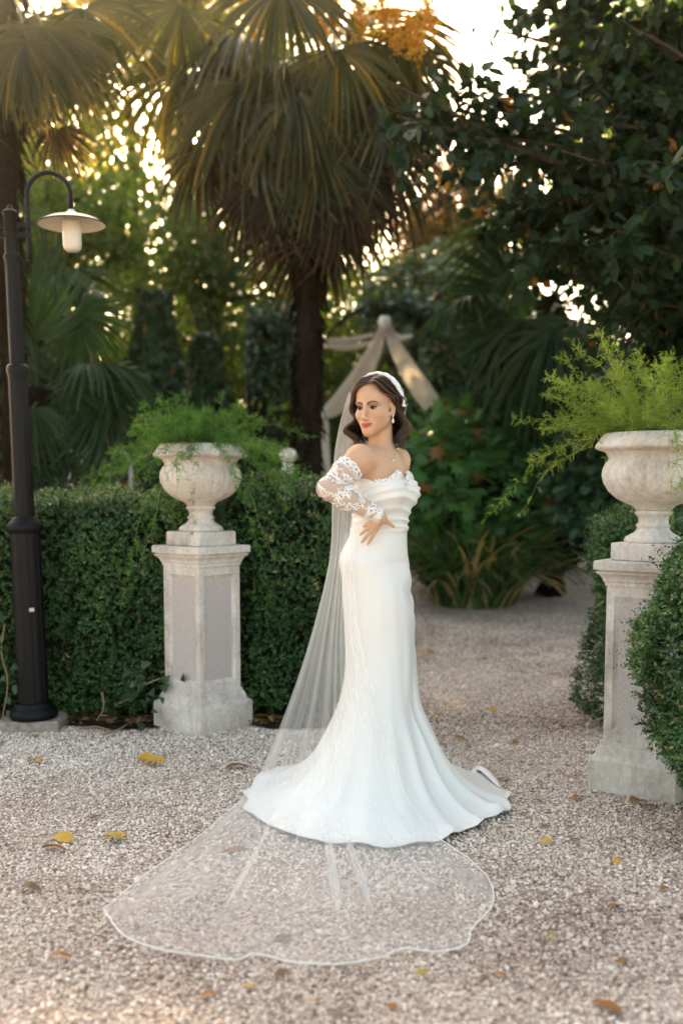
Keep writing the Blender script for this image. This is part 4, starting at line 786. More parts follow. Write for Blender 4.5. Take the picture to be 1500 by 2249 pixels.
TP = {'i': B(807.5, 1196, -.165), 'm': B(793.5, 1192, -.165), 'r': B(790.5, 1175, -.163), 'p': B(797, 1157, -.166)}
FR = {'i': .0067, 'm': .0069, 'r': .0065, 'p': .0058}; FING = []; HAND = []
for k in 'imrp':
    HAND.append((C(WR + [0, -.004, -.006], KN[k], .0140, .0088), .012)); m1 = lerp(KN[k], TP[k], .46) + [0, -.009, .002]; m2 = lerp(KN[k], TP[k], .76) + [0, -.006, .001]
    FING += [(C(KN[k], m1, FR[k] + .0012, FR[k]), .004), (C(m1, m2, FR[k], FR[k] - .0006), .003), (C(m2, TP[k], FR[k] - .0008, FR[k] - .0024), .003)]
TB = [WR + [.004, -.006, -.004], B(848, 1146, -.172), B(857, 1151, -.163), B(865.5, 1157.5, -.156)]
HAND += [(C(TB[0], TB[1], .013, .0098), .012), (C(TB[1], TB[2], .0092, .0080), .006), (C(TB[2], TB[3], .0078, .0056), .004)]
LHAND = [(C(WL, WL + [0, 0, -.09], .022, .02), .02)] + [(C(WL + FW * d + [0, 0, -.08], WL + FW * (d * 1.1) + [0, .004, -.165 + abs(d) * .5], .009, .0065), .005) for d in (-.028, -.010, .010, .027)] + [(C(WL + FW * .02 + [0, 0, -.03], WL + FW * .055 + [0, 0, -.085], .011, .008), .01)]
def he(a, f, u, rad): return E(hp(a, f, u), (rad[0] * NAR, rad[1], rad[2]), HAX)
def hc(p, q, ra, rb): return C(hp(*p), hp(*q), ra, rb)
HEAD = [(he(0, -.014, .034, (.0735, .092, .079)), .0), (he(0, .030, .045, (.062, .055, .055)), .03), (he(0, .034, -.030, (.0525, .053, .072)), .03), (he(.043, .030, -.036, (.018, .030, .030)), .03), (he(-.043, .030, -.036, (.018, .030, .030)), .03),
        (hc((.039, .012, -.048), (.009, .071, -.092), .015, .0105), .03), (hc((-.039, .012, -.048), (-.009, .071, -.092), .015, .0105), .03), (he(0, .074, -.094, (.0185, .0155, .0145)), .022), (he(0, .074, -.066, (.030, .016, .022)), .022),
        (he(.039, .060, -.028, (.020, .018, .016)), .022), (he(-.039, .060, -.028, (.020, .018, .016)), .022), (he(.026, .076, .018, (.025, .011, .0085)), .016), (he(-.026, .076, .018, (.025, .011, .0085)), .016),
        (hc((0, .086, .006), (0, .101, -.022), .0068, .0068), .014), (hc((0, .101, -.022), (0, .108, -.038), .0068, .0085), .007), (he(0, .1075, -.040, (.0098, .0092, .0080)), .005), (he(.0115, .098, -.0425, (.0065, .0078, .0058)), .006), (he(-.0115, .098, -.0425, (.0065, .0078, .0058)), .006),
        (hc((.0255, .0815, -.0618), (.005, .0935, -.0645), .0026, .0040), .005), (hc((-.0255, .0815, -.0618), (-.005, .0935, -.0645), .0026, .0040), .005), (hc((.020, .0835, -.0690), (0, .0925, -.0740), .0030, .0058), .005), (hc((-.020, .0835, -.0690), (0, .0925, -.0740), .0030, .0058), .005),
        (he(.0745, -.010, -.008, (.0065, .0165, .030)), .006), (he(-.0745, -.010, -.008, (.0065, .0165, .030)), .006), (he(.071, .001, -.030, (.006, .007, .010)), .006)]
CUT = [(he(.0305, .0925, -.001, (.0165, .0150, .0082)), .009), (he(-.0305, .0925, -.001, (.0165, .0150, .0082)), .009), (hc((-.020, .0925, -.0668), (0, .0975, -.0690), .0013, .0015), .003), (hc((.020, .0925, -.0668), (0, .0975, -.0690), .0013, .0015), .003), (he(.082, -.004, -.006, (.006, .009, .016)), .005)]
def sdf_eval(Q, prims):
    d = np.full(Q.shape[:-1], 9.0)
    for p, k in prims: d = smin(d, sd_ell(Q, p[1], p[3], p[2]) if p[0] == 'e' else sd_cone(Q, *p[1:]), k)
    return d
def grow(prims, cuts, gx, gy, gz):
    """surface of the blended shapes on a rectilinear grid (naive surface nets)"""
    ph = np.full((len(gx), len(gy), len(gz)), .5, np.float32)
    for lst, cut in ((prims, 0), (cuts, 1)):
        for p, k in lst:
            if p[0] == 'e': r = max(p[2]) + k + .02; lo, hi = p[1] - r, p[1] + r
            else: r = max(p[3], p[4]) + k + .02; lo, hi = np.minimum(p[1], p[2]) - r, np.maximum(p[1], p[2]) + r
            s = [slice(max(0, np.searchsorted(g, lo[i]) - 1), np.searchsorted(g, hi[i]) + 1) for i, g in enumerate((gx, gy, gz))]
            if any(x.stop - x.start < 1 for x in s): continue
            Q = np.stack(np.meshgrid(gx[s[0]], gy[s[1]], gz[s[2]], indexing='ij'), -1); d = sd_ell(Q, p[1], p[3], p[2]) if p[0] == 'e' else sd_cone(Q, *p[1:])
            ph[tuple(s)] = -smin(-ph[tuple(s)], d, k) if cut else smin(ph[tuple(s)], d, k)
    ins = ph < 0; cnt = np.zeros(tuple(n - 1 for n in ph.shape), np.uint8); cn = [(a, b, c) for a in (0, 1) for b in (0, 1) for c in (0, 1)]; sh = cnt.shape
    for a, b, c in cn: cnt += ins[a:a + sh[0], b:b + sh[1], c:c + sh[2]]
    I = np.argwhere((cnt > 0) & (cnt < 8)); acc = np.zeros((len(I), 3)); num = np.zeros(len(I))
    val = {c: ph[I[:, 0] + c[0], I[:, 1] + c[1], I[:, 2] + c[2]] for c in cn}; pos = {c: np.stack([gx[I[:, 0] + c[0]], gy[I[:, 1] + c[1]], gz[I[:, 2] + c[2]]], -1) for c in cn}
    for i, c in enumerate(cn):
        for e in cn[i + 1:]:
            if sum(abs(c[q] - e[q]) for q in range(3)) != 1: continue
            x = (val[c] < 0) != (val[e] < 0); t = np.where(x, val[c] / np.where(x, val[c] - val[e], 1), 0); acc += np.where(x[:, None], pos[c] + (pos[e] - pos[c]) * t[:, None], 0); num += x
    V = acc / num[:, None]; idm = np.full(sh, -1, np.int32); idm[I[:, 0], I[:, 1], I[:, 2]] = np.arange(len(I)); F = []
    for ax in range(3):
        sl0 = [slice(None)] * 3; sl1 = [slice(None)] * 3; sl0[ax] = slice(0, -1); sl1[ax] = slice(1, None); ch = ins[tuple(sl0)] != ins[tuple(sl1)]; e = np.argwhere(ch); o1, o2 = (ax + 1) % 3, (ax + 2) % 3
        ok = (e[:, o1] > 0) & (e[:, o2] > 0) & (e[:, o1] < sh[o1]) & (e[:, o2] < sh[o2]); e = e[ok]; fl = ins[e[:, 0], e[:, 1], e[:, 2]]
        def cell(d1, d2): q = e.copy(); q[:, o1] -= d1; q[:, o2] -= d2; return idm[q[:, 0], q[:, 1], q[:, 2]]
        q = np.stack([cell(1, 1), cell(0, 1), cell(0, 0), cell(1, 0)], -1); q = np.where(fl[:, None], q, q[:, ::-1]); F.append(q)
    return V, np.concatenate(F)
gx = np.arange(B(690, 1100)[0] - .06, B(915, 1100)[0] + .08, .0032); gy = np.arange(Y0 - .30, Y0 + .29, .0032)
z_a, z_b, z_c = zc(1215), zc(1120), zc(968); gz = np.concatenate([np.arange(.0, z_a, .014), np.arange(z_a, z_b, .0026), np.arange(z_b, z_c, .0036), np.arange(z_c, H0[2] + .13, .0024)])
SLIM = TORSO[:2] + [(E(cP + [0, 0, .01], (.085, .125, .10)), .07)] + TORSO[4:6] + [((p[0], p[1], p[2], p[3] * .72, p[4] * .8), k) for p, k in TORSO[6:]]
V, F = grow(SLIM + SHO + ARMS + HAND + FING + LHAND + HEAD, CUT, gx, gy, gz)
# skin colour by place: lips, brows, eye make-up, nails
hl = hloc(V); a_, f_, u_ = hl[:, 0], hl[:, 1], hl[:, 2]; col = np.tile(np.array([.60, .355, .23]), (len(V), 1)); face = f_ > .03
def paint(mask, c, amt=1.0): global col; w_ = (mask * amt)[:, None]; col = col * (1 - w_) + np.array(c) * w_
aa = np.abs(a_)
paint(face * np.exp(-((aa - .045) / .02) ** 2 - ((u_ + .035) / .02) ** 2), (.55, .24, .17), .25)
lipu = -.066 - .001 + .0025 * np.clip(1 - np.abs(aa - .005) / .006, 0, 1); half = np.sqrt(np.clip(1 - (aa / .0265) ** 2, 0, 1))
paint((f_ > .072) * (aa < .0265) * (np.abs(u_ + .0695 - .0072 * (aa / .0265) ** 2) < .0095 * half), (.42, .075, .06), 1.0)
bx_ = (aa - .011) / .040; brow = .0130 + .0090 * np.sin(np.clip(bx_, 0, 1) * 2.3) - .0025 * bx_; paint((f_ > .05) * (aa > .010) * (aa < .052) * np.exp(-((u_ - brow) / (.0052 * (1.1 - .55 * np.clip(bx_, 0, 1)))) ** 4), (.055, .028, .016), .95)
paint((f_ > .045) * np.exp(-((aa - .034) / .019) ** 2 - ((u_ - .0065) / .0065) ** 2), (.15, .07, .045), .8)
nail = np.zeros(len(V))
for k in 'imrp': nail = np.maximum(nail, (np.linalg.norm(V - (TP[k] + [0, -.004, -.002]), axis=1) < .0062))
nail = np.maximum(nail, np.linalg.norm(V - (TB[3] + [.002, -.003, -.002]), axis=1) < .006); paint(nail, (.70, .42, .36), .9)
def skin_mat():
    m, nt, b, out = new_mat('skin'); at = N(nt, 'ShaderNodeAttribute', attribute_name='col'); nt.links.new(at.outputs['Color'], b.inputs['Base Color']); b.inputs['Roughness'].default_value = .48; b.inputs['Specular IOR Level'].default_value = .38
    b.inputs['Subsurface Weight'].default_value = .18; b.inputs['Subsurface Radius'].default_value = (.012, .005, .003); b.inputs['Subsurface Scale'].default_value = 1.0
    bump(nt, b, noise(nt, 900, 3, .6, objco(nt)), .06, .0006); return m
mk('body', V, F, skin_mat(), bride, col=col)
# ---- eyes and lashes
M['eyewhite'] = plain('eye_white', (.32, .28, .26), .15, .5); M['iris'] = plain('iris', (.012, .007, .005), .25, .15); M['lash'] = plain('lash', (.012, .008, .006), .6)
for s in (1, -1):
    c = hp(s * .0305, .0722, -.0015); V, F = lathe([(.0115 * math.sin(t), -.0115 * math.cos(t)) for t in np.linspace(0.01, PI - .01, 14)], 22); ey = mk('eye', V + c, F, M['eyewhite'], bride)
    gz_ = nrm(HF - HL * .16 + HU * .02); u1 = nrm(np.cross(gz_, HU)); u2 = np.cross(u1, gz_); th = np.linspace(0, 2 * PI, 20, endpoint=False)
    Vi = np.vstack([c + gz_ * .0121, np.stack([c + gz_ * .0096 + (u1 * math.cos(t) + u2 * math.sin(t)) * .0072 for t in th])]); mk('iris', Vi, np.array([(0, 1 + i, 1 + (i + 1) % 20) for i in range(20)]), M['iris'], ey)
    up = [hp(s * (.0305 + .0150 * q), .0735 + .0118 * math.sqrt(max(0, 1 - (q * .85) ** 2)) + .0008, -.001 + .0034 * (1 - q * q) + .0012 * q) for q in np.linspace(-1, 1.15, 12)]; V, F = tube(np.array(up), np.r_[.0006, np.linspace(.0012, .0019, 10), .0005], 6); mk('eyelashes', V, F, M['lash'], bride)
    lid = [hp(s * (.0305 + .0150 * q), .0735 + .0118 * math.sqrt(max(0, 1 - (q * .85) ** 2)) + .0002, -.001 - .0042 * (1 - q * q)) for q in np.linspace(-1, 1, 10)]; V, F = tube(np.array(lid), .0006, 5); mk('eyelashes', V, F, M['lash'], bride)
# ---- hair: side parted waves to the shoulder
GU = [[(.012, .076, .092), (-.030, .084, .080), (-.064, .068, .048), (-.083, .047, .0), (-.090, .047, -.048), (-.108, .050, -.090), (-.078, .040, -.132)],
      [(.012, .050, .108), (-.035, .056, .102), (-.080, .040, .058), (-.096, .016, .0), (-.106, .015, -.05), (-.127, .020, -.095), (-.095, .024, -.148)],
      [(.012, .010, .118), (-.040, .010, .112), (-.085, -.010, .065), (-.098, -.035, .0), (-.105, -.040, -.055), (-.118, -.040, -.10), (-.096, -.028, -.155)],
      [(.010, -.040, .115), (-.030, -.060, .10), (-.050, -.095, .05), (-.055, -.110, .0), (-.060, -.115, -.06), (-.070, -.115, -.11), (-.060, -.095, -.165)],
      [(.010, -.050, .112), (.0, -.075, .10), (.0, -.108, .05), (.0, -.121, .0), (.0, -.124, -.06), (-.006, -.124, -.11), (.0, -.104, -.168)],
      [(.010, -.040, .115), (.035, -.060, .10), (.050, -.095, .05), (.052, -.112, .0), (.053, -.118, -.06), (.062, -.118, -.11), (.052, -.098, -.17)],
      [(.014, .010, .118), (.050, .0, .108), (.080, -.035, .06), (.086, -.066, .01), (.087, -.078, -.05), (.094, -.080, -.10), (.084, -.062, -.172)],
      [(.014, .050, .110), (.048, .045, .104), (.078, .010, .064), (.089, -.030, .026), (.092, -.054, -.035), (.099, -.055, -.095), (.090, -.038, -.168)],
      [(.014, .078, .094), (.042, .078, .087), (.062, .064, .057), (.081, .020, .031), (.088, -.034, -.02), (.098, -.045, -.088), (.088, -.016, -.150)]]
GU = np.array(GU); NT = 30; GC = np.array([catmull(g, NT) for g in GU])
def hair_curve(s, side_phase=0.0, amp=1.0):
    s = np.atleast_1d(s) * (len(GU) - 1); i = np.minimum(s.astype(int), len(GU) - 2); q = (s - i)[:, None, None]; p0 = GC[np.maximum(i - 1, 0)]; p1 = GC[i]; p2 = GC[i + 1]; p3 = GC[np.minimum(i + 2, len(GU) - 1)]
    c = .5 * (2 * p1 + (p2 - p0) * q + (2 * p0 - 5 * p1 + 4 * p2 - p3) * q * q + (3 * p1 - p0 - 3 * p2 + p3) * q ** 3)
    cen = np.array([0, -.015, .02]); rad = c - cen; rad[..., 2] *= .15; rad = nrm(rad); t = np.linspace(0, 1, NT)
    wv = .0140 * np.sin(t * 21 - 2.2 + side_phase) * sstep(.30, .62, t) * amp; return c + rad * wv[None, :, None], rad
def hair():
    rng = np.random.default_rng(101); ss = np.linspace(0, 1, 90); c, rad = hair_curve(ss); inner = c - rad * .006; Vg = (H0 + inner[..., 0:1] * NAR * HL + inner[..., 1:2] * HF + inner[..., 2:3] * HU).reshape(-1, 3); mb = MB(); Vg = Vg.reshape(90, NT, 3)[:, :26].reshape(-1, 3); mb.add(Vg, gridf(90, 26), .08)
    n = 2700; s = rng.random(n); s = np.where(rng.random(n) < .35, np.where(rng.random(n) < .5, s * .3, 1 - s * .3), s); c, rad = hair_curve(s); off = rng.normal(0, .0032, n) + .001; cut = .74 + .28 * rng.random(n) ** .6; lock = np.sin(s * 95) * .0036; t = np.linspace(0, 1, NT)
    frz = rng.normal(0, .0036, (n, 3)) * np.where(rng.random(n) < .05, 3.0, 1)[:, None]; frz = frz[:, None] * (t ** 2)[None, :, None]; c = c + rad * (off + lock)[:, None, None] * sstep(0, .12, t)[None, :, None] + frz
    tone = np.clip(.5 + .3 * np.sin(s * 95 + .6) + rng.normal(0, .22, n), 0, 1)
    for k in range(n):
        m = max(8, int(NT * min(1, cut[k]))); w3 = H0 + c[k, :m, 0:1] * NAR * HL + c[k, :m, 1:2] * HF + c[k, :m, 2:3] * HU; V, F = tube(w3, np.r_[np.full(m - 3, .0009), .0007, .0005, .00025], 3, False); mb.add(V, F, tone[k])
    m, nt, b, out = new_mat('brown_hair'); at = N(nt, 'ShaderNodeAttribute', attribute_name='rnd'); nt.links.new(ramp(nt, at.outputs['Fac'], [(0, (.007, .0036, .0024)), (.5, (.034, .0165, .0095)), (1, (.20, .10, .052))]), b.inputs['Base Color']); b.inputs['Roughness'].default_value = .33; b.inputs['Specular IOR Level'].default_value = .55
    mb.build('hair', m, bride)
hair()
# ---- jewellery
M['pearl'] = plain('pearl', (.82, .79, .76), .18, .6); M['silver'] = plain('silver', (.75, .74, .72), .2, .5, 1.0)
def ball(c, r, n=14, sz=1.0): V, F = lathe([(r * math.sin(t), -r * sz * math.cos(t)) for t in np.linspace(.01, PI - .01, 9)], n); return V + c, F
ear = hp(.078, .001, -.036); er = mk('earring', *ball(ear + [0, -.002, -.002], .0042), M['silver'], bride)
for q, (dx, dz, r) in enumerate(((-.004, -.003, .003), (.004, -.004, .003), (.0, -.007, .003), (-.003, .004, .0026))): V, F = ball(ear + HF * dx + [0, -.004, dz], r, 10); mk('stone', V, F, M['silver'], er)
V, F = lathe([(.0005, 0), (.0012, -.004), (.0035, -.009), (.0048, -.014), (.0046, -.019), (.003, -.0225), (.0002, -.0235)], 16); mk('pearl_drop', V + ear + [0, -.003, -.008], F, M['pearl'], er)
skin_b = BVHTree.FromPolygons([tuple(v) for v in bride.children[0].data.vertices[0:0]] or [(0, 0, 0), (1, 0, 0), (0, 1, 0)], [(0, 1, 2)])
bm_ = bride.children[0].data; SKV = np.empty(len(bm_.vertices) * 3, np.float32); bm_.vertices.foreach_get('co', SKV); SKV = SKV.reshape(-1, 3)
SKP = np.empty(len(bm_.loops), np.int32); bm_.loops.foreach_get('vertex_index', SKP); SKIN = BVHTree.FromPolygons(SKV.tolist(), SKP.reshape(-1, 4).tolist())
def on_skin(px, py, off=.002):
    d = nrm(ray(px, py)); h = SKIN.ray_cast(Vector(EYE), Vector(d)); return (np.array(h[0]) - d * off) if h[0] is not None else B(px, py, -.1)
nk = [on_skin(x, y) for x, y in ((822, 972), (832, 984), (843, 994), (853, 1004), (864, 1010))] + [on_skin(x, y) for x, y in ((866, 1004), (868, 995))]
V, F = tube(catmull(np.array(nk), 24), .0007, 5); ch = mk('necklace', V, F, M['silver'], bride); V, F = ball(on_skin(864.5, 1011, .004), .0046, 12); mk('pendant', V, F, M['pearl'], ch)

# ---- gown: draped bodice, smooth skirt, train spread on the gravel
NTH = 288; th = np.linspace(0, 2 * PI, NTH, endpoint=False); CT, ST = np.cos(th), np.sin(th)          # th = 0 right (+X), 270 deg = toward the camera
def axis_c(z):
    zs = [0, .5, cP[2], cW[2], cC[2], cC[2] + .2]; xs_ = [FEET[0], lerp(FEET[0], cP[0], .6), cP[0], cW[0], cC[0], cC[0]]; return np.stack([np.interp(z, zs, xs_), np.full(np.shape(z), Y0)], -1)
def body_r(z):
    rs = np.linspace(.05, .30, 90); c = axis_c(z); Q = np.stack([c[0] + np.outer(rs, CT), c[1] + np.outer(rs, ST), np.full((90, NTH), z)], -1); d = sdf_eval(Q, TORSO[:6]); out = np.argmax(d > .006, 0); out = np.where((d > .006).any(0), out, 89)
    d1 = np.take_along_axis(d, out[None], 0)[0]; d0 = np.take_along_axis(d, np.maximum(out - 1, 0)[None], 0)[0]; t = np.clip((.006 - d0) / np.maximum(d1 - d0, 1e-5), 0, 1); return rs[np.maximum(out - 1, 0)] + (rs[1] - rs[0]) * t
fth = math.atan2(FW[1], FW[0]) % (2 * PI); dth = (th - fth + PI) % (2 * PI) - PI              # angle from the chest direction
z_side, z_bust, z_mid, z_back = zc(1058), zc(1041), zc(1056), zc(1078)
ad_ = np.abs(dth); top_z = zc(1053) + (zc(1040) - zc(1053)) * np.exp(-((ad_ - .45) / .30) ** 2) - .016 * np.exp(-(dth / .15) ** 2) - .013 * np.exp(-((ad_ - 1.08) / .30) ** 2) + .006 * np.exp(-((ad_ - 1.75) / .3) ** 2) + (z_back - zc(1053)) * sstep(2.0, 2.7, ad_)
zl = zc(1232); zlev = np.linspace(zl, zc(1036), 46); RB = np.array([body_r(z) for z in zlev])                  # radii table
for _ in range(2): RB = (RB + np.roll(RB, 1, 1) + np.roll(RB, -1, 1)) / 3
rows = []; NB = 70
for k in range(NB):
    v = k / (NB - 1); z = top_z + (zl - top_z) * v; idx = (z - zl) / (zlev[1] - zlev[0]); i0 = np.clip(idx.astype(int), 0, 44); q = np.clip(idx - i0, 0, 1); r = RB[i0, np.arange(NTH)] * (1 - q) + RB[i0 + 1, np.arange(NTH)] * q
    fr = np.exp(-(dth / 1.25) ** 4); bustz = zc(1085); sl = z - .048 * np.cos(dth * 1.0 + .30) * sstep(zc(1150), zc(1060), z)                 # draped folds sag across the front
    up_ = sstep(zc(1168), zc(1160), z); w_ = (.5 + .5 * np.sin(sl * 2 * PI / .0255 + 1.2 * np.sin(dth * 2) + .7 * np.sin(sl * 41))) ** 2.2; r = r + up_ * (.0075 * w_ * (1 - .2 * v)) * (.35 + .65 * np.exp(-(dth / 1.7) ** 4)) + .002
    r = r + .006 * np.exp(-((z - zc(1163)) / .006) ** 2) + .0035 * np.sin(dth * 3 + z * 40) * sstep(zc(1170), zc(1240), z) ; r = r + .007 * np.exp(-((z - zc(1092)) / .035) ** 2) * np.exp(-(dth / .5) ** 2)
    c = axis_c(z); rows.append(np.stack([c[:, 0] + r * CT, c[:, 1] + r * ST, z], -1))
def ring(l, r, fr, bk, py):                      # a skirt section by its outline: left px, right px, depth to the front and back
    z = zc(py); xl, xr = B(l, py)[0], B(r, py)[0]; c0 = axis_c(z); cx = (xl + xr) / 2; wx = (xr - xl) / 2; n = 2.2
    px_, py_ = np.sign(CT) * np.abs(CT) ** (2 / n) * wx + cx, np.sign(ST) * np.abs(ST) ** (2 / n) * np.where(ST < 0, fr, bk) + Y0; return np.stack([px_, py_, np.full(NTH, z)], -1)
hem_px = [(545, 1735), (539, 1755), (546, 1787), (580, 1811), (643, 1837), (707, 1846), (802, 1859), (890, 1859), (960, 1846), (1023, 1824), (1061, 1817), (1068, 1799), (1106, 1788), (1118, 1757), (1106, 1731), (1075, 1706), (1010, 1690), (900, 1672), (780, 1668), (690, 1672), (610, 1690), (560, 1713)]
hem = np.array([G(x, y, .012) for x, y in hem_px]); cc0 = np.array([FEET[0], Y0 - .08]); hd = hem[:, :2] - cc0; ha = np.arctan2(hd[:, 1], hd[:, 0]) % (2 * PI); o_ = np.argsort(ha); hr = np.hypot(hd[:, 0], hd[:, 1])
hrad = np.interp(th, np.r_[ha[o_] - 2 * PI, ha[o_], ha[o_] + 2 * PI], np.tile(hr[o_], 3)); hk = np.exp(-np.linspace(-1.5, 1.5, 5) ** 2); hrad = sum(np.roll(hrad, j - 2) * hk[j] for j in range(5)) / hk.sum()
hemring = np.stack([cc0[0] + hrad * CT, cc0[1] + hrad * ST, np.full(NTH, .014)], -1)
low = ring(722, 938, .30, .19, 1600)
keys = [rows[-1], ring(752, 903, .168, .150, 1300), ring(757, 910, .175, .150, 1390), ring(757, 911, .200, .15, 1475), ring(744, 915, .245, .165, 1540), low]
for a, z in ((.17, .165), (.36, .098), (.58, .056), (.80, .030), (.93, .020), (1.0, .014)):
    q = low + (hemring - low) * a; q[:, 2] = z; keys.append(q)
K = np.array(keys); NS = 120; tt = np.linspace(0, len(K) - 1, NS); sk = np.array([catmull(K[:, j], NS) for j in range(0, NTH)]).transpose(1, 0, 2)
# folds: soft ridges running down into the train
rngg = np.random.default_rng(104); tv = np.linspace(0, 1, NS)[:, None]; amp = sstep(.15, .55, tv); fold = np.zeros((NS, NTH))
def angd(a, b): return (a - b + PI) % (2 * PI) - PI
for (deg, w_, h_, drift) in [(300, .08, .026, .10), (318, .055, .036, .10), (338, .05, .046, -.02), (353, .06, .034, -.1), (283, .09, .014, .0), (262, .11, .016, .0), (243, .08, .014, -.05), (225, .09, .018, -.1), (205, .09, .018, -.1), (180, .12, .016, 0), (150, .12, .02, 0), (110, .14, .02, 0), (70, .14, .02, 0), (30, .1, .02, 0)]:
    cpos = R(deg) + drift * (1 - tv); fold += h_ * np.exp(-(angd(th[None], cpos) / (w_ * (1.25 - .35 * tv))) ** 2) * sstep(.12 + .25 * rngg.random(), .62, tv)
fold += .004 * (vnoise(np.stack([CT[None] * 3 + tv * 0, ST[None] * 3 + tv * 0, tv * 5 + CT[None] * 0], -1), 1.6, 5) - .5) * 2 * sstep(0, .1, tv)
wr = .007 * np.sin((sk[:, :, 2] * 34 + th[None] * 2.4)) * np.exp(-((tv - .10) / .08) ** 2) * np.exp(-(angd(th[None], R(345)) / .6) ** 2); fold += wr * 1.3
flat_ = sstep(.72, .9, tv); outd = np.stack([CT, ST], -1)[None] * np.ones((NS, 1, 1)); sk[:, :, :2] += outd * (fold * (1 - flat_))[..., None]; sk[:, :, 2] += fold * flat_ * .55 * (1 - .5 * sstep(.95, 1, tv))
lift = .010 * (.5 + .5 * np.sin(th * 17 + 2 * np.sin(th * 5))) * (.5 + .5 * np.sin(th * 6 + 1)); sk[:, :, 2] += lift[None] * sstep(.93, 1, tv); sk[:, :, :2] += outd * ((.012 * np.sin(th * 11 + np.sin(th * 4) * 2))[None] * sstep(.85, 1, tv))[..., None]
sk[:, :, 2] = np.maximum(sk[:, :, 2], .010)
gown_rows = np.concatenate([np.array(rows), sk[1:]]); hemr = gown_rows[-1].copy(); inn = hemr.copy(); inn[:, :2] = cc0 + (hemr[:, :2] - cc0) * .985; inn[:, 2] = np.maximum(hemr[:, 2] - .006, .006)
GV = np.concatenate([gown_rows, inn[None]]).reshape(-1, 3); GF = gridf(len(gown_rows) + 1, NTH, True)[:, ::-1]
def satin():
    m, nt, b, out = new_mat('white_satin'); v = objco(nt); b.inputs['Base Color'].default_value = (.80, .79, .765, 1); b.inputs['Roughness'].default_value = .42; b.inputs['Specular IOR Level'].default_value = .35; b.inputs['Sheen Weight'].default_value = .25; b.inputs['Sheen Roughness'].default_value = .4
    mp = N(nt, 'ShaderNodeMapping'); mp.inputs['Scale'].default_value = (1, 1, .35); nt.links.new(v, mp.inputs[0]); bump(nt, b, noise(nt, 11, 5, .5, mp.outputs[0]), .35, .016); return m
M['satin'] = satin(); gown = mk('gown', GV, GF, M['satin'], bride); GOWN = BVHTree.FromPolygons(GV.tolist(), GF.tolist())
# turned-over lip of the train at its far end
fc = catmull(np.array([G(1028, 1716, .0), G(1046, 1707, .0), (G(1072, 1716, .0)), G(1100, 1740, .0)]), 22); ua = np.linspace(-.6, 3.9, 18); wq = np.sin(np.linspace(.12, PI - .15, 22)) ** .7; outw = nrm(np.cross(np.gradient(fc, axis=0), [0, 0, 1])); outw = np.where((outw @ np.array([.3, 1, 0]))[:, None] > 0, outw, -outw)
LV = fc[:, None] + outw[:, None] * (wq[:, None] * (.022 * np.sin(ua)[None] - .02 * ua[None] / 3))[..., None] + UPV * (.012 + wq[:, None] * (.026 - .026 * np.cos(ua)[None]) * .9)[..., None]; mk('train_lip', LV.reshape(-1, 3), gridf(22, 18), M['satin'], gown)
# lace edging along the neckline
def lace_mat(name, base=.12, uvscale=1.0):
    m, nt, b, out = new_mat(name); L = nt.links; uv = N(nt, 'ShaderNodeUVMap'); uv.uv_map = 'uv'; v = uv.outputs[0]
    nz = N(nt, 'ShaderNodeTexNoise'); nz.inputs['Scale'].default_value = 24 * uvscale; L.new(v, nz.inputs['Vector']); ad = N(nt, 'ShaderNodeVectorMath', operation='MULTIPLY_ADD'); ad.inputs[1].default_value = (.022 / uvscale,) * 3; L.new(nz.outputs['Color'], ad.inputs[0]); L.new(v, ad.inputs[2])
    v1 = N(nt, 'ShaderNodeTexVoronoi'); v1.inputs['Scale'].default_value = 20 * uvscale; L.new(ad.outputs[0], v1.inputs['Vector']); wv = N(nt, 'ShaderNodeMath', operation='SINE'); ml = N(nt, 'ShaderNodeMath', operation='MULTIPLY'); ml.inputs[1].default_value = 26; L.new(v1.outputs['Distance'], ml.inputs[0]); L.new(ml.outputs[0], wv.inputs[0])
    v2 = N(nt, 'ShaderNodeTexVoronoi'); v2.feature = 'DISTANCE_TO_EDGE'; v2.inputs['Scale'].default_value = 52 * uvscale; L.new(ad.outputs[0], v2.inputs['Vector']); big = noise(nt, 17 * uvscale, 2, .5, v)
    f1 = ramp(nt, wv.outputs[0], [(.35, (0, 0, 0)), (.6, (1, 1, 1))]); f2 = ramp(nt, v2.outputs['Distance'], [(.10, (1, 1, 1)), (.2, (.0, .0, .0))]); f3 = ramp(nt, big, [(.45, (0, 0, 0)), (.53, (1, 1, 1))])
    a1 = N(nt, 'ShaderNodeMath', operation='MAXIMUM'); L.new(f1, a1.inputs[0]); L.new(f2, a1.inputs[1]); a2 = N(nt, 'ShaderNodeMath', operation='MULTIPLY'); L.new(a1.outputs[0], a2.inputs[0]); L.new(f3, a2.inputs[1]); at = N(nt, 'ShaderNodeAttribute', attribute_name='rnd')
    a3 = N(nt, 'ShaderNodeMath', operation='MAXIMUM'); L.new(a2.outputs[0], a3.inputs[0]); em = N(nt, 'ShaderNodeMath', operation='MULTIPLY'); L.new(a1.outputs[0], em.inputs[0]); L.new(at.outputs['Fac'], em.inputs[1]); L.new(em.outputs[0], a3.inputs[1])
    mr = N(nt, 'ShaderNodeMapRange'); mr.inputs['To Min'].default_value = base; mr.inputs['To Max'].default_value = .95; L.new(a3.outputs[0], mr.inputs['Value']); b.inputs['Base Color'].default_value = (.82, .80, .78, 1); b.inputs['Roughness'].default_value = .8; L.new(mr.outputs[0], b.inputs['Alpha']); return m
M['lace'] = lace_mat('lace', .24, 1.35); M['lace_edge'] = lace_mat('lace_edge', .45, 1.35)
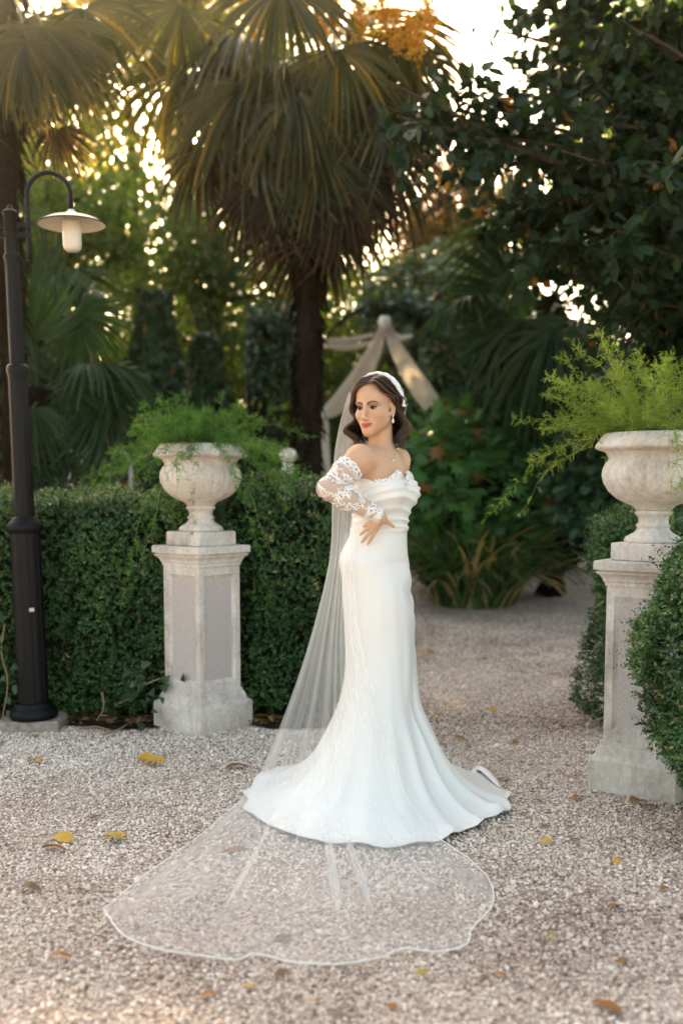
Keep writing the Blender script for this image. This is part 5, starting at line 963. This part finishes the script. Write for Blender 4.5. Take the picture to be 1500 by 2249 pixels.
front = np.abs(dth) < 1.25; ii = np.where(front)[0]; ii = ii[np.argsort(dth[ii])]; e0 = np.array(rows[0])[ii]; s_ = np.arange(len(ii)); sc_ = .0105 + .0035 * np.abs(np.sin(s_ * .9)); inw = nrm(np.r_[axis_c(1.3), 0] - e0 * [1, 1, 0]); e1 = e0 + np.stack([inw[:, 0] * .004, inw[:, 1] * .004, sc_], -1); eb = e0 + [0, 0, -.01] - inw * .003
V = np.concatenate([eb, e0 - inw * .0035, e1]); uvn = np.stack([np.tile(s_ * .004, 3), np.repeat([0, .012, .026], len(ii))], -1); mk('neckline_lace', V, gridf(3, len(ii)), M['lace_edge'], gown, uv=uvn, rnd=np.ones(len(V)))
# ---- lace sleeves
def sleeve(S_, E_, W_, prims, s0, s1):
    """thin cloth skin grown just outside the arm"""
    infl = [((p[0], p[1], np.asarray(p[2]) + .0052, p[3]) if p[0] == 'e' else (p[0], p[1], p[2], p[3] + .0052, p[4] + .0052), k) for p, k in prims]
    lo, hi = np.min([S_, E_, W_], 0) - .08, np.max([S_, E_, W_], 0) + .08; V, F = grow(infl, [], *[np.arange(lo[i], hi[i], .0036) for i in range(3)])
    l1, l2 = np.linalg.norm(E_ - S_), np.linalg.norm(W_ - E_); d1, d2 = (E_ - S_) / l1, (W_ - E_) / l2; t1 = np.clip((V - S_) @ d1, -.05, l1); t2 = np.clip((V - E_) @ d2, 0, l2 + .05)
    q1 = np.linalg.norm(V - S_ - t1[:, None] * d1, axis=1); q2 = np.linalg.norm(V - E_ - t2[:, None] * d2, axis=1); wgt = sstep(-.012, .012, q1 - q2); s_ = t1 * (1 - wgt) + (l1 + t2) * wgt
    ax_ = nrm(np.cross(d1, d2)); rel = V - np.where((wgt < .5)[:, None], S_ + t1[:, None] * d1, E_ + t2[:, None] * d2); dd = np.where((wgt < .5)[:, None], d1, d2); b2 = np.cross(dd, ax_); ang = np.arctan2(np.sum(rel * b2, 1), rel @ ax_ * (1 if ax_[1] < 0 else -1))
    lim0 = s0 + .008 * np.abs(np.sin(ang * 6)); lim1 = l1 + s1 - .008 * np.abs(np.sin(ang * 6)); V = V + nrm(rel) * (.004 * (sstep(lim1 - .03, lim1, s_) + (1 - sstep(lim0, lim0 + .02, s_))))[:, None]
    keep = (s_ > lim0) & (s_ < lim1); F = F[keep[F].all(1)]; F = F[(np.ptp(ang[F], axis=1) < 3)]; used = np.unique(F); mp = np.full(len(V), -1); mp[used] = np.arange(len(used)); ed = np.maximum(1 - sstep(s0 + .03, s0 + .06, s_), sstep(l1 + s1 - .05, l1 + s1 - .025, s_))
    mk('lace_sleeve', V[used], mp[F], M['lace'], bride, uv=np.stack([s_, ang * .04], -1)[used], rnd=ed[used])
sleeve(SR, ER, WR, ARMS[:5], .050, np.linalg.norm(WR - ER) + .004); sleeve(SL, EL, WL, ARMS[5:], .055, np.linalg.norm(WL - EL))

# ---- veil: a band on the hair, then sheer tulle down the back and out over the gravel
def tulle():
    m, nt, b, out = new_mat('tulle'); L = nt.links; d = N(nt, 'ShaderNodeBsdfDiffuse'); d.inputs[0].default_value = (.95, .945, .94, 1); tl = N(nt, 'ShaderNodeBsdfTranslucent'); tl.inputs[0].default_value = (.95, .945, .94, 1); mx = N(nt, 'ShaderNodeMixShader'); mx.inputs[0].default_value = .4; L.new(d.outputs[0], mx.inputs[1]); L.new(tl.outputs[0], mx.inputs[2])
    tr = N(nt, 'ShaderNodeBsdfTransparent'); lw = N(nt, 'ShaderNodeLayerWeight'); lw.inputs['Blend'].default_value = .25; rp = N(nt, 'ShaderNodeMapRange'); rp.inputs['To Min'].default_value = .09; rp.inputs['To Max'].default_value = .42; L.new(lw.outputs['Facing'], rp.inputs['Value'])
    ad = N(nt, 'ShaderNodeMath', operation='MULTIPLY_ADD'); ad.inputs[1].default_value = .5; ad.use_clamp = True; ga = N(nt, 'ShaderNodeAttribute', attribute_name='rnd'); L.new(ga.outputs['Fac'], ad.inputs[0]); L.new(rp.outputs[0], ad.inputs[2]); m2 = N(nt, 'ShaderNodeMixShader'); L.new(ad.outputs[0], m2.inputs[0]); L.new(tr.outputs[0], m2.inputs[1]); L.new(mx.outputs[0], m2.inputs[2]); L.new(m2.outputs[0], out.inputs[0]); return m
M['tulle'] = tulle(); M['ribbon'] = plain('ribbon', (.82, .81, .80), .7)
arc = catmull(np.array([hp(-.108, -.022, -.005), hp(-.107, -.012, .035), hp(-.088, -.004, .082), hp(-.048, .0, .117), hp(.008, .002, .130), hp(.055, -.006, .116), hp(.086, -.024, .078), hp(.097, -.040, .03), hp(.100, -.052, -.005)]), 60)
Vb = []
for j, (bk, up) in enumerate(((.006, -.003), (.008, .004), (-.004, .0075), (-.022, .007), (-.040, -.003))):
    rad = nrm(arc - hp(0, -.02, .0)); tp_ = np.sin(np.linspace(.12, PI - .12, 60))[:, None] ** .5; Vb.append(arc + HF * bk * tp_ + rad * (up + .0015 * np.sin(np.arange(60) * 1.3)[:, None]))
veil = thing('veil_holder', '', '', (0, 0, 0)) if False else None
# guide lines, pixel rows down the sheet; left and right outline
NSV, NTV = 150, 190
rowsY = np.array([862, 905, 962, 1015, 1107, 1180, 1230, 1285, 1385, 1460, 1522, 1600, 1680, 1735, 1775])
left = np.array([766, 752, 739, 732, 728, 729, 724, 713, 687, 664, 643, 613, 580, 549, 512]); right = np.array([862, 858, 845, 812, 786, 776, 776, 778, 787, 804, 823, 850, 872, 886, 905])
dYl = np.array([.03, .06, .10, .12, .12, .11, .11, .10, .08, .05, .03, .02, .02, .0, -.02]); dYr = np.array([.10, .12, .14, .15, .10, -.02, -.12, -.17, -.2, -.24, -.27, -.3, -.33, -.36, -.42])
hemv = [(228, 1997), (263, 2048), (301, 2071), (365, 2090), (434, 2098), (517, 2108), (555, 2095), (605, 2103), (637, 2112), (738, 2117), (833, 2103), (884, 2083), (960, 2090), (1023, 2074), (1032, 2048), (1045, 2030), (1080, 1991), (1082, 1955), (1068, 1921)]
hv = catmull(np.array([G(x, y, .016) for x, y in hemv]), 400); ds = np.r_[0, np.cumsum(np.linalg.norm(np.diff(hv, axis=0), axis=1))]; sv = np.linspace(0, 1, NSV); hv = np.stack([np.interp(sv * ds[-1], ds, hv[:, i]) for i in range(3)], -1)
n_air = 110; nr = len(rowsY); rng_v = np.random.default_rng(106); ph = rng_v.random(6) * 6
def sheet_pt(s, w):                       # s across, w = 0 head .. 1 floor reached .. 2 hem; no folds yet
    if w <= 1:
        k = w * (nr - 1); i = min(int(k), nr - 2); q = k - i; c = []
        py = np.interp(k, np.arange(nr), rowsY); l_, r_ = np.interp(k, np.arange(nr), left), np.interp(k, np.arange(nr), right); px = l_ + (r_ - l_) * s
        dy = lerp(np.interp(k, np.arange(nr), dYl), np.interp(k, np.arange(nr), dYr), np.clip(s, 0, 1) ** .8); p = B(px, py, dy); d = nrm(ray(px, py))
        if p[2] < .03: p = EYE + d * ((.03 - EYE[2]) / d[2])
        return p, py > 1128
    a, _ = sheet_pt(s, 1.0); a2, _ = sheet_pt(s, .93); q = w - 1; e = np.array([np.interp(s, sv, hv[:, i]) for i in range(3)]); p = a + (e - a) * q; tg = (a - a2) * [1, 1, 0]; p[:2] += tg[:2] * .9 * q * (1 - q) ** 2; p[2] = lerp(a[2], .016, sstep(0, .3, q)); return p, True
ws = np.concatenate([np.linspace(0, 1, n_air), 1 + np.linspace(0, 1, NTV - n_air + 1)[1:]]); grid = np.zeros((NTV, NSV, 3)); front_ = np.zeros(NTV, bool)
for i, w_ in enumerate(ws):
    ov = (.003 + .028 * sstep(.35, 1.2, w_)) * (1 - sstep(1.55, 1.98, w_)); nfold = 7.3            # sheet doubles over itself in long folds
    for j, s0_ in enumerate(sv):
        s2 = s0_ + ov * math.sin(2 * PI * nfold * s0_ + ph[0] + .6 * math.sin(w_ * 2.2 + s0_ * 5) + 1.9 * math.sin(s0_ * 11 + 1) + 1.1 * math.sin(s0_ * 23)) * min(1, 8 * s0_, 8 * (1 - s0_)) ; grid[i, j], front_[i] = sheet_pt(float(np.clip(s2, 0, 1)), w_)
for _ in range(14):
    g2 = grid.copy(); g2[1:-1] = (grid[1:-1] * 2 + grid[:-2] + grid[2:]) / 4; grid = g2
for i, w_ in enumerate(ws):
    if not front_[i]: continue
    for j in range(NSV):
        p = grid[i, j]; d = nrm(p - EYE); h = GOWN.ray_cast(Vector(EYE), Vector(d)); dist = np.linalg.norm(p - EYE)
        if h[0] is not None and h[3] - .014 < dist and h[0][2] > .02: p = EYE + d * (h[3] - .014)
        if p[2] < .3:
            h = GOWN.ray_cast(Vector((p[0], p[1], 1.2)), Vector((0, 0, -1)))
            if h[0] is not None and p[2] < h[0][2] + .009: p = np.array([p[0], p[1], h[0][2] + .009])
        grid[i, j] = p
for _ in range(3):
    g2 = grid.copy(); g2[1:-1] = (grid[1:-1] * 2 + grid[:-2] + grid[2:]) / 4; grid = g2
for i, w_ in enumerate(ws):                # pleats stand off the surface, ridges only outward
    q = sstep(.02, .25, w_) ; fl_ = sstep(.9, 1.15, w_); ease = 1 - sstep(1.75, 2, w_)
    f = .5 + .5 * np.sin(sv * 2 * PI * nfold + ph[0] + PI / 2 + .6 * np.sin(w_ * 2.2 + sv * 5) + 1.9 * np.sin(sv * 11 + 1) + 1.1 * np.sin(sv * 23)); f2 = .5 + .5 * np.sin(sv * 2 * PI * 21 + ph[1] + w_ * 2); h_ = (lerp(.012, .022, sstep(.35, .8, w_)) * f ** 2 + .002 * f2) * q * ease
    grid[i, :, 1] -= h_ * (1 - fl_); grid[i, :, 2] += h_ * fl_ * .75; grid[i, :, 2] = np.maximum(grid[i, :, 2], .017 + .012 * (vnoise(grid[i] * [1, 1, 0], 1.6) - .5))
gath = np.interp(ws, [0, .2, .45, .8, 1.05, 1.4, 2], [.5, .62, .5, .28, .18, .12, .09]); vl = mk('veil', grid.reshape(-1, 3), gridf(NTV, NSV), M['tulle'], bride, rnd=np.repeat(gath, NSV))
mk('veil_band', np.array(Vb).reshape(-1, 3), gridf(5, 60), M['ribbon'], vl)
# the gathered top of the veil over the back of the head
cap = []
for k, q in enumerate(np.linspace(0, 1, 16)):
    row = []
    for j in range(60):
        p = arc[j] + HF * -.04; dn = hp(lerp(-.118, .045, j / 59), -.135 - .02 * math.sin(j / 59 * PI), -.16) ; mid = hp(lerp(-.105, .075, j / 59), -.12 - .03 * math.sin(j / 59 * PI), .03 + .05 * math.sin(j / 59 * PI)); w0 = (1 - q) ** 2; w1 = 2 * q * (1 - q); w2 = q * q; row.append(p * w0 + mid * w1 + dn * w2 + nrm(p - H0) * .003 * math.sin(j * 1.1))
    cap.append(row)
mk('veil_cap', np.array(cap).reshape(-1, 3), gridf(16, 60), M['tulle'], vl, rnd=np.full(960, .6))
for path_, r_ in ((grid[-1], .0021), (grid[int(NTV * .33):n_air, -1], .0011), (grid[n_air - 1:, -1], .0018), (grid[int(n_air * .9):, 0], .0015)):
    V, F = tube(path_, r_, 5); mk('veil_ribbon', V, F, M['ribbon'], vl)
# ================================================================== fallen leaves and litter
def fallen():
    cols = {'y': [(0, (.56, .30, .04)), (1, (.62, .36, .07))], 'b': [(0, (.26, .115, .04)), (1, (.34, .16, .06))], 'd': [(0, (.14, .085, .05)), (1, (.18, .11, .06))], 'g': [(0, (.36, .31, .08)), (1, (.42, .34, .10))]}
    for k in cols: M['fall_' + k] = leaf_mat('fallen_leaf_' + {'y': 'yellow', 'b': 'brown', 'd': 'dark', 'g': 'olive'}[k], cols[k], .15, .6)
    rng = np.random.default_rng(120); T = LEAF6[0].copy(); me = {}
    for k in cols:
        for v in range(3):
            n = 9; s = np.linspace(0, 1, n); wd = .30 * np.sin(PI * s ** .8) ** .8 * (1 + .12 * np.sin(s * 17 + v)); cur = .10 * np.sin(s * (2.5 + v)) ; V = []
            for i in range(n): V += [(s[i] - .5, -wd[i], cur[i] + .16 * wd[i] + .03), (s[i] - .5, 0, cur[i]), (s[i] - .5, wd[i], cur[i] + .16 * wd[i] + .02 * v)]
            V = np.array(V); V[:, 2] -= V[:, 2].min(); me[k, v] = mesh_data('fallen_leaf', V, gridf(n, 3), M['fall_' + k], rnd=rng.random(27))
    lab = {'y': 'curled yellow fallen leaf lying on the gravel', 'b': 'brown dry fallen leaf lying on the gravel', 'd': 'small dark withered leaf lying on the gravel', 'g': 'olive yellow fallen leaf lying on the gravel'}
    L = [(322, 1672, 'y', 46), (338, 1682, 'y', 52), (521, 1690, 'b', 50), (140, 1848, 'y', 48), (250, 1852, 'g', 52), (262, 1843, 'y', 36), (120, 1872, 'b', 50), (78, 1678, 'y', 34), (577, 1584, 'y', 52), (1107, 1716, 'y', 30), (78, 1620, 'y', 22), (135, 2112, 'b', 40), (1330, 2224, 'b', 62), (1350, 2000, 'b', 40), (1268, 1757, 'b', 34), (1195, 1818, 'b', 26), (1395, 1766, 'b', 34), (1150, 1790, 'b', 22), (1198, 1855, 'y', 26), (1260, 1852, 'b', 24), (1353, 1900, 'y', 24), (1297, 1964, 'y', 28), (1100, 2150, 'b', 26), (940, 1440, 'y', 30), (1010, 1625, 'b', 22), (1130, 1635, 'b', 22), (1240, 1290, 'y', 40), (1215, 1315, 'y', 34), (960, 1582, 'g', 24), (1365, 2120, 'b', 30), (460, 2190, 'b', 32), (620, 2140, 'd', 34), (1062, 2155, 'd', 24), (70, 1960, 'd', 40), (1180, 1762, 'b', 24), (212, 1800, 'd', 26), (1425, 1778, 'd', 36), (925, 2140, 'g', 30), (700, 2200, 'b', 22), (1210, 2070, 'g', 26), (545, 2170, 'y', 24), (860, 2215, 'b', 26), (1460, 1960, 'b', 26), (1080, 1560, 'y', 20), (1000, 1500, 'y', 18), (1150, 1480, 'b', 18)]
    OWN = {(577, 1584): 'yellow fallen leaf beside the plinth of the pedestal by the hedge', (1107, 1716): 'small yellow leaf touching the tip of the gown train', (1395, 1766): 'brown leaf lying against the plinth under the box bush', (250, 1852): 'olive leaf overlapped by a small yellow leaf', (262, 1843): 'small yellow leaf overlapping an olive leaf', (78, 1620): 'tiny yellow leaf beside the stone slab of lamp post', (940, 1440): 'yellow leaf beside the strap leaved tuft behind gown', (322, 1672): 'shorter of two yellow leaves lying side by side', (338, 1682): 'longer of two yellow leaves lying side by side', (1330, 2224): 'largest brown leaf, flat on the open gravel', (1240, 1290): 'yellow leaf on shaded gravel beyond the strap plant'}
    for x, y, k, px in L:
        p = G(x, y); sz = px / FPX * np.linalg.norm(p - EYE) * 1.05; z = gz_at(p[0], p[1]) + .007; o = put('fallen_leaf', me[k, int(rng.integers(3))], None, Matrix.Translation((p[0], p[1], z)) @ Matrix.Rotation(rng.random() * 1.4 - .7 + (PI if rng.random() < .5 else 0), 4, 'Z') @ Matrix.Rotation(rng.normal(0, .18), 4, 'X') @ Matrix.Scale(sz, 4)); tag(o, OWN.get((x, y), lab[k]), 'leaf', 'fallen leaves on the gravel')
    # the two that lie under the veil
    for x, y, k, px, lb in ((517, 1868, 'b', 52, 'brown fallen leaf showing through the sheer veil near its folds'), (622, 2062, 'd', 44, 'dark curled leaf showing through the sheer veil by its hem')):
        p = G(x, y); o = put('fallen_leaf', me[k, 0], None, Matrix.Translation((p[0], p[1], .004)) @ Matrix.Rotation(.5, 4, 'Z') @ Matrix.Scale(px / FPX * np.linalg.norm(p - EYE), 4) @ Matrix.Scale(.25, 4, (0, 0, 1))); tag(o, lb, 'leaf', 'fallen leaves on the gravel')
    # litter of dead leaves at the foot of the hedge, too tangled to count
    n = 900; X = rng.uniform(-2.3, .2, n); Y = HY - .06 + rng.normal(0, .06, n); p = np.stack([X, np.minimum(Y, HY + .04), .014 + .02 * rng.random(n)], -1); p = p[~out_ped(p)]; n = len(p)
    d = nrm(rng.normal(size=(n, 3)) * [1, 1, .25]); V, F, r = leaf_cloud(p, d, nrm(rng.normal(0, .35, (n, 3)) + [0, 0, 1]), .03 + .03 * rng.random(n), .016 + .014 * rng.random(n), LEAF6); M['litter'] = leaf_mat('leaf_litter', [(0, (.07, .042, .025)), (.6, (.17, .095, .045)), (.93, (.26, .15, .07)), (1, (.5, .34, .08))], .1, .8)
    o = mk('leaf_litter', V, F, M['litter'], rnd=r); tag(o, 'brown leaf litter on the soil at the hedge foot', 'litter', kind='stuff')
    for ti, pts in enumerate(([(228, 1612), (262, 1602), (285, 1588), (322, 1582)], [(175, 1600), (212, 1596), (240, 1603)], [(225, 1520), (228, 1555), (212, 1585)])):
        c = catmull(np.array([G(x, y, .02) if y > 1575 else P(x, y, HY - .1) for x, y in pts]), 16); V, F = tube(c, np.linspace(.006, .003, 16), 6); o = mk('dry_twig', V, F, M['twig']); tag(o, ('long bent dry twig between the iris and the pedestal', 'short dry twig lying on litter beside the iris', 'upright dry twig leaning into the hedge beside ivy')[ti], 'twig', 'dry twigs under the hedge')
fallen()
# ================================================================== air: thin golden haze
V, F = box(-14, 14, -3, 34, -1.5, 18.5); hz_ = mk('haze', V, F, None, smooth=False); hz_['kind'] = 'stuff'
hm = bpy.data.materials.new('haze'); hm.use_nodes = True; nt = hm.node_tree; nt.nodes.remove(nt.nodes['Principled BSDF']); pv = nt.nodes.new('ShaderNodeVolumePrincipled'); pv.inputs['Color'].default_value = (.98, .95, .90, 1); pv.inputs['Density'].default_value = .00045; pv.inputs['Anisotropy'].default_value = .84
nt.links.new(pv.outputs[0], nt.nodes['Material Output'].inputs['Volume']); hz_.data.materials.append(hm)
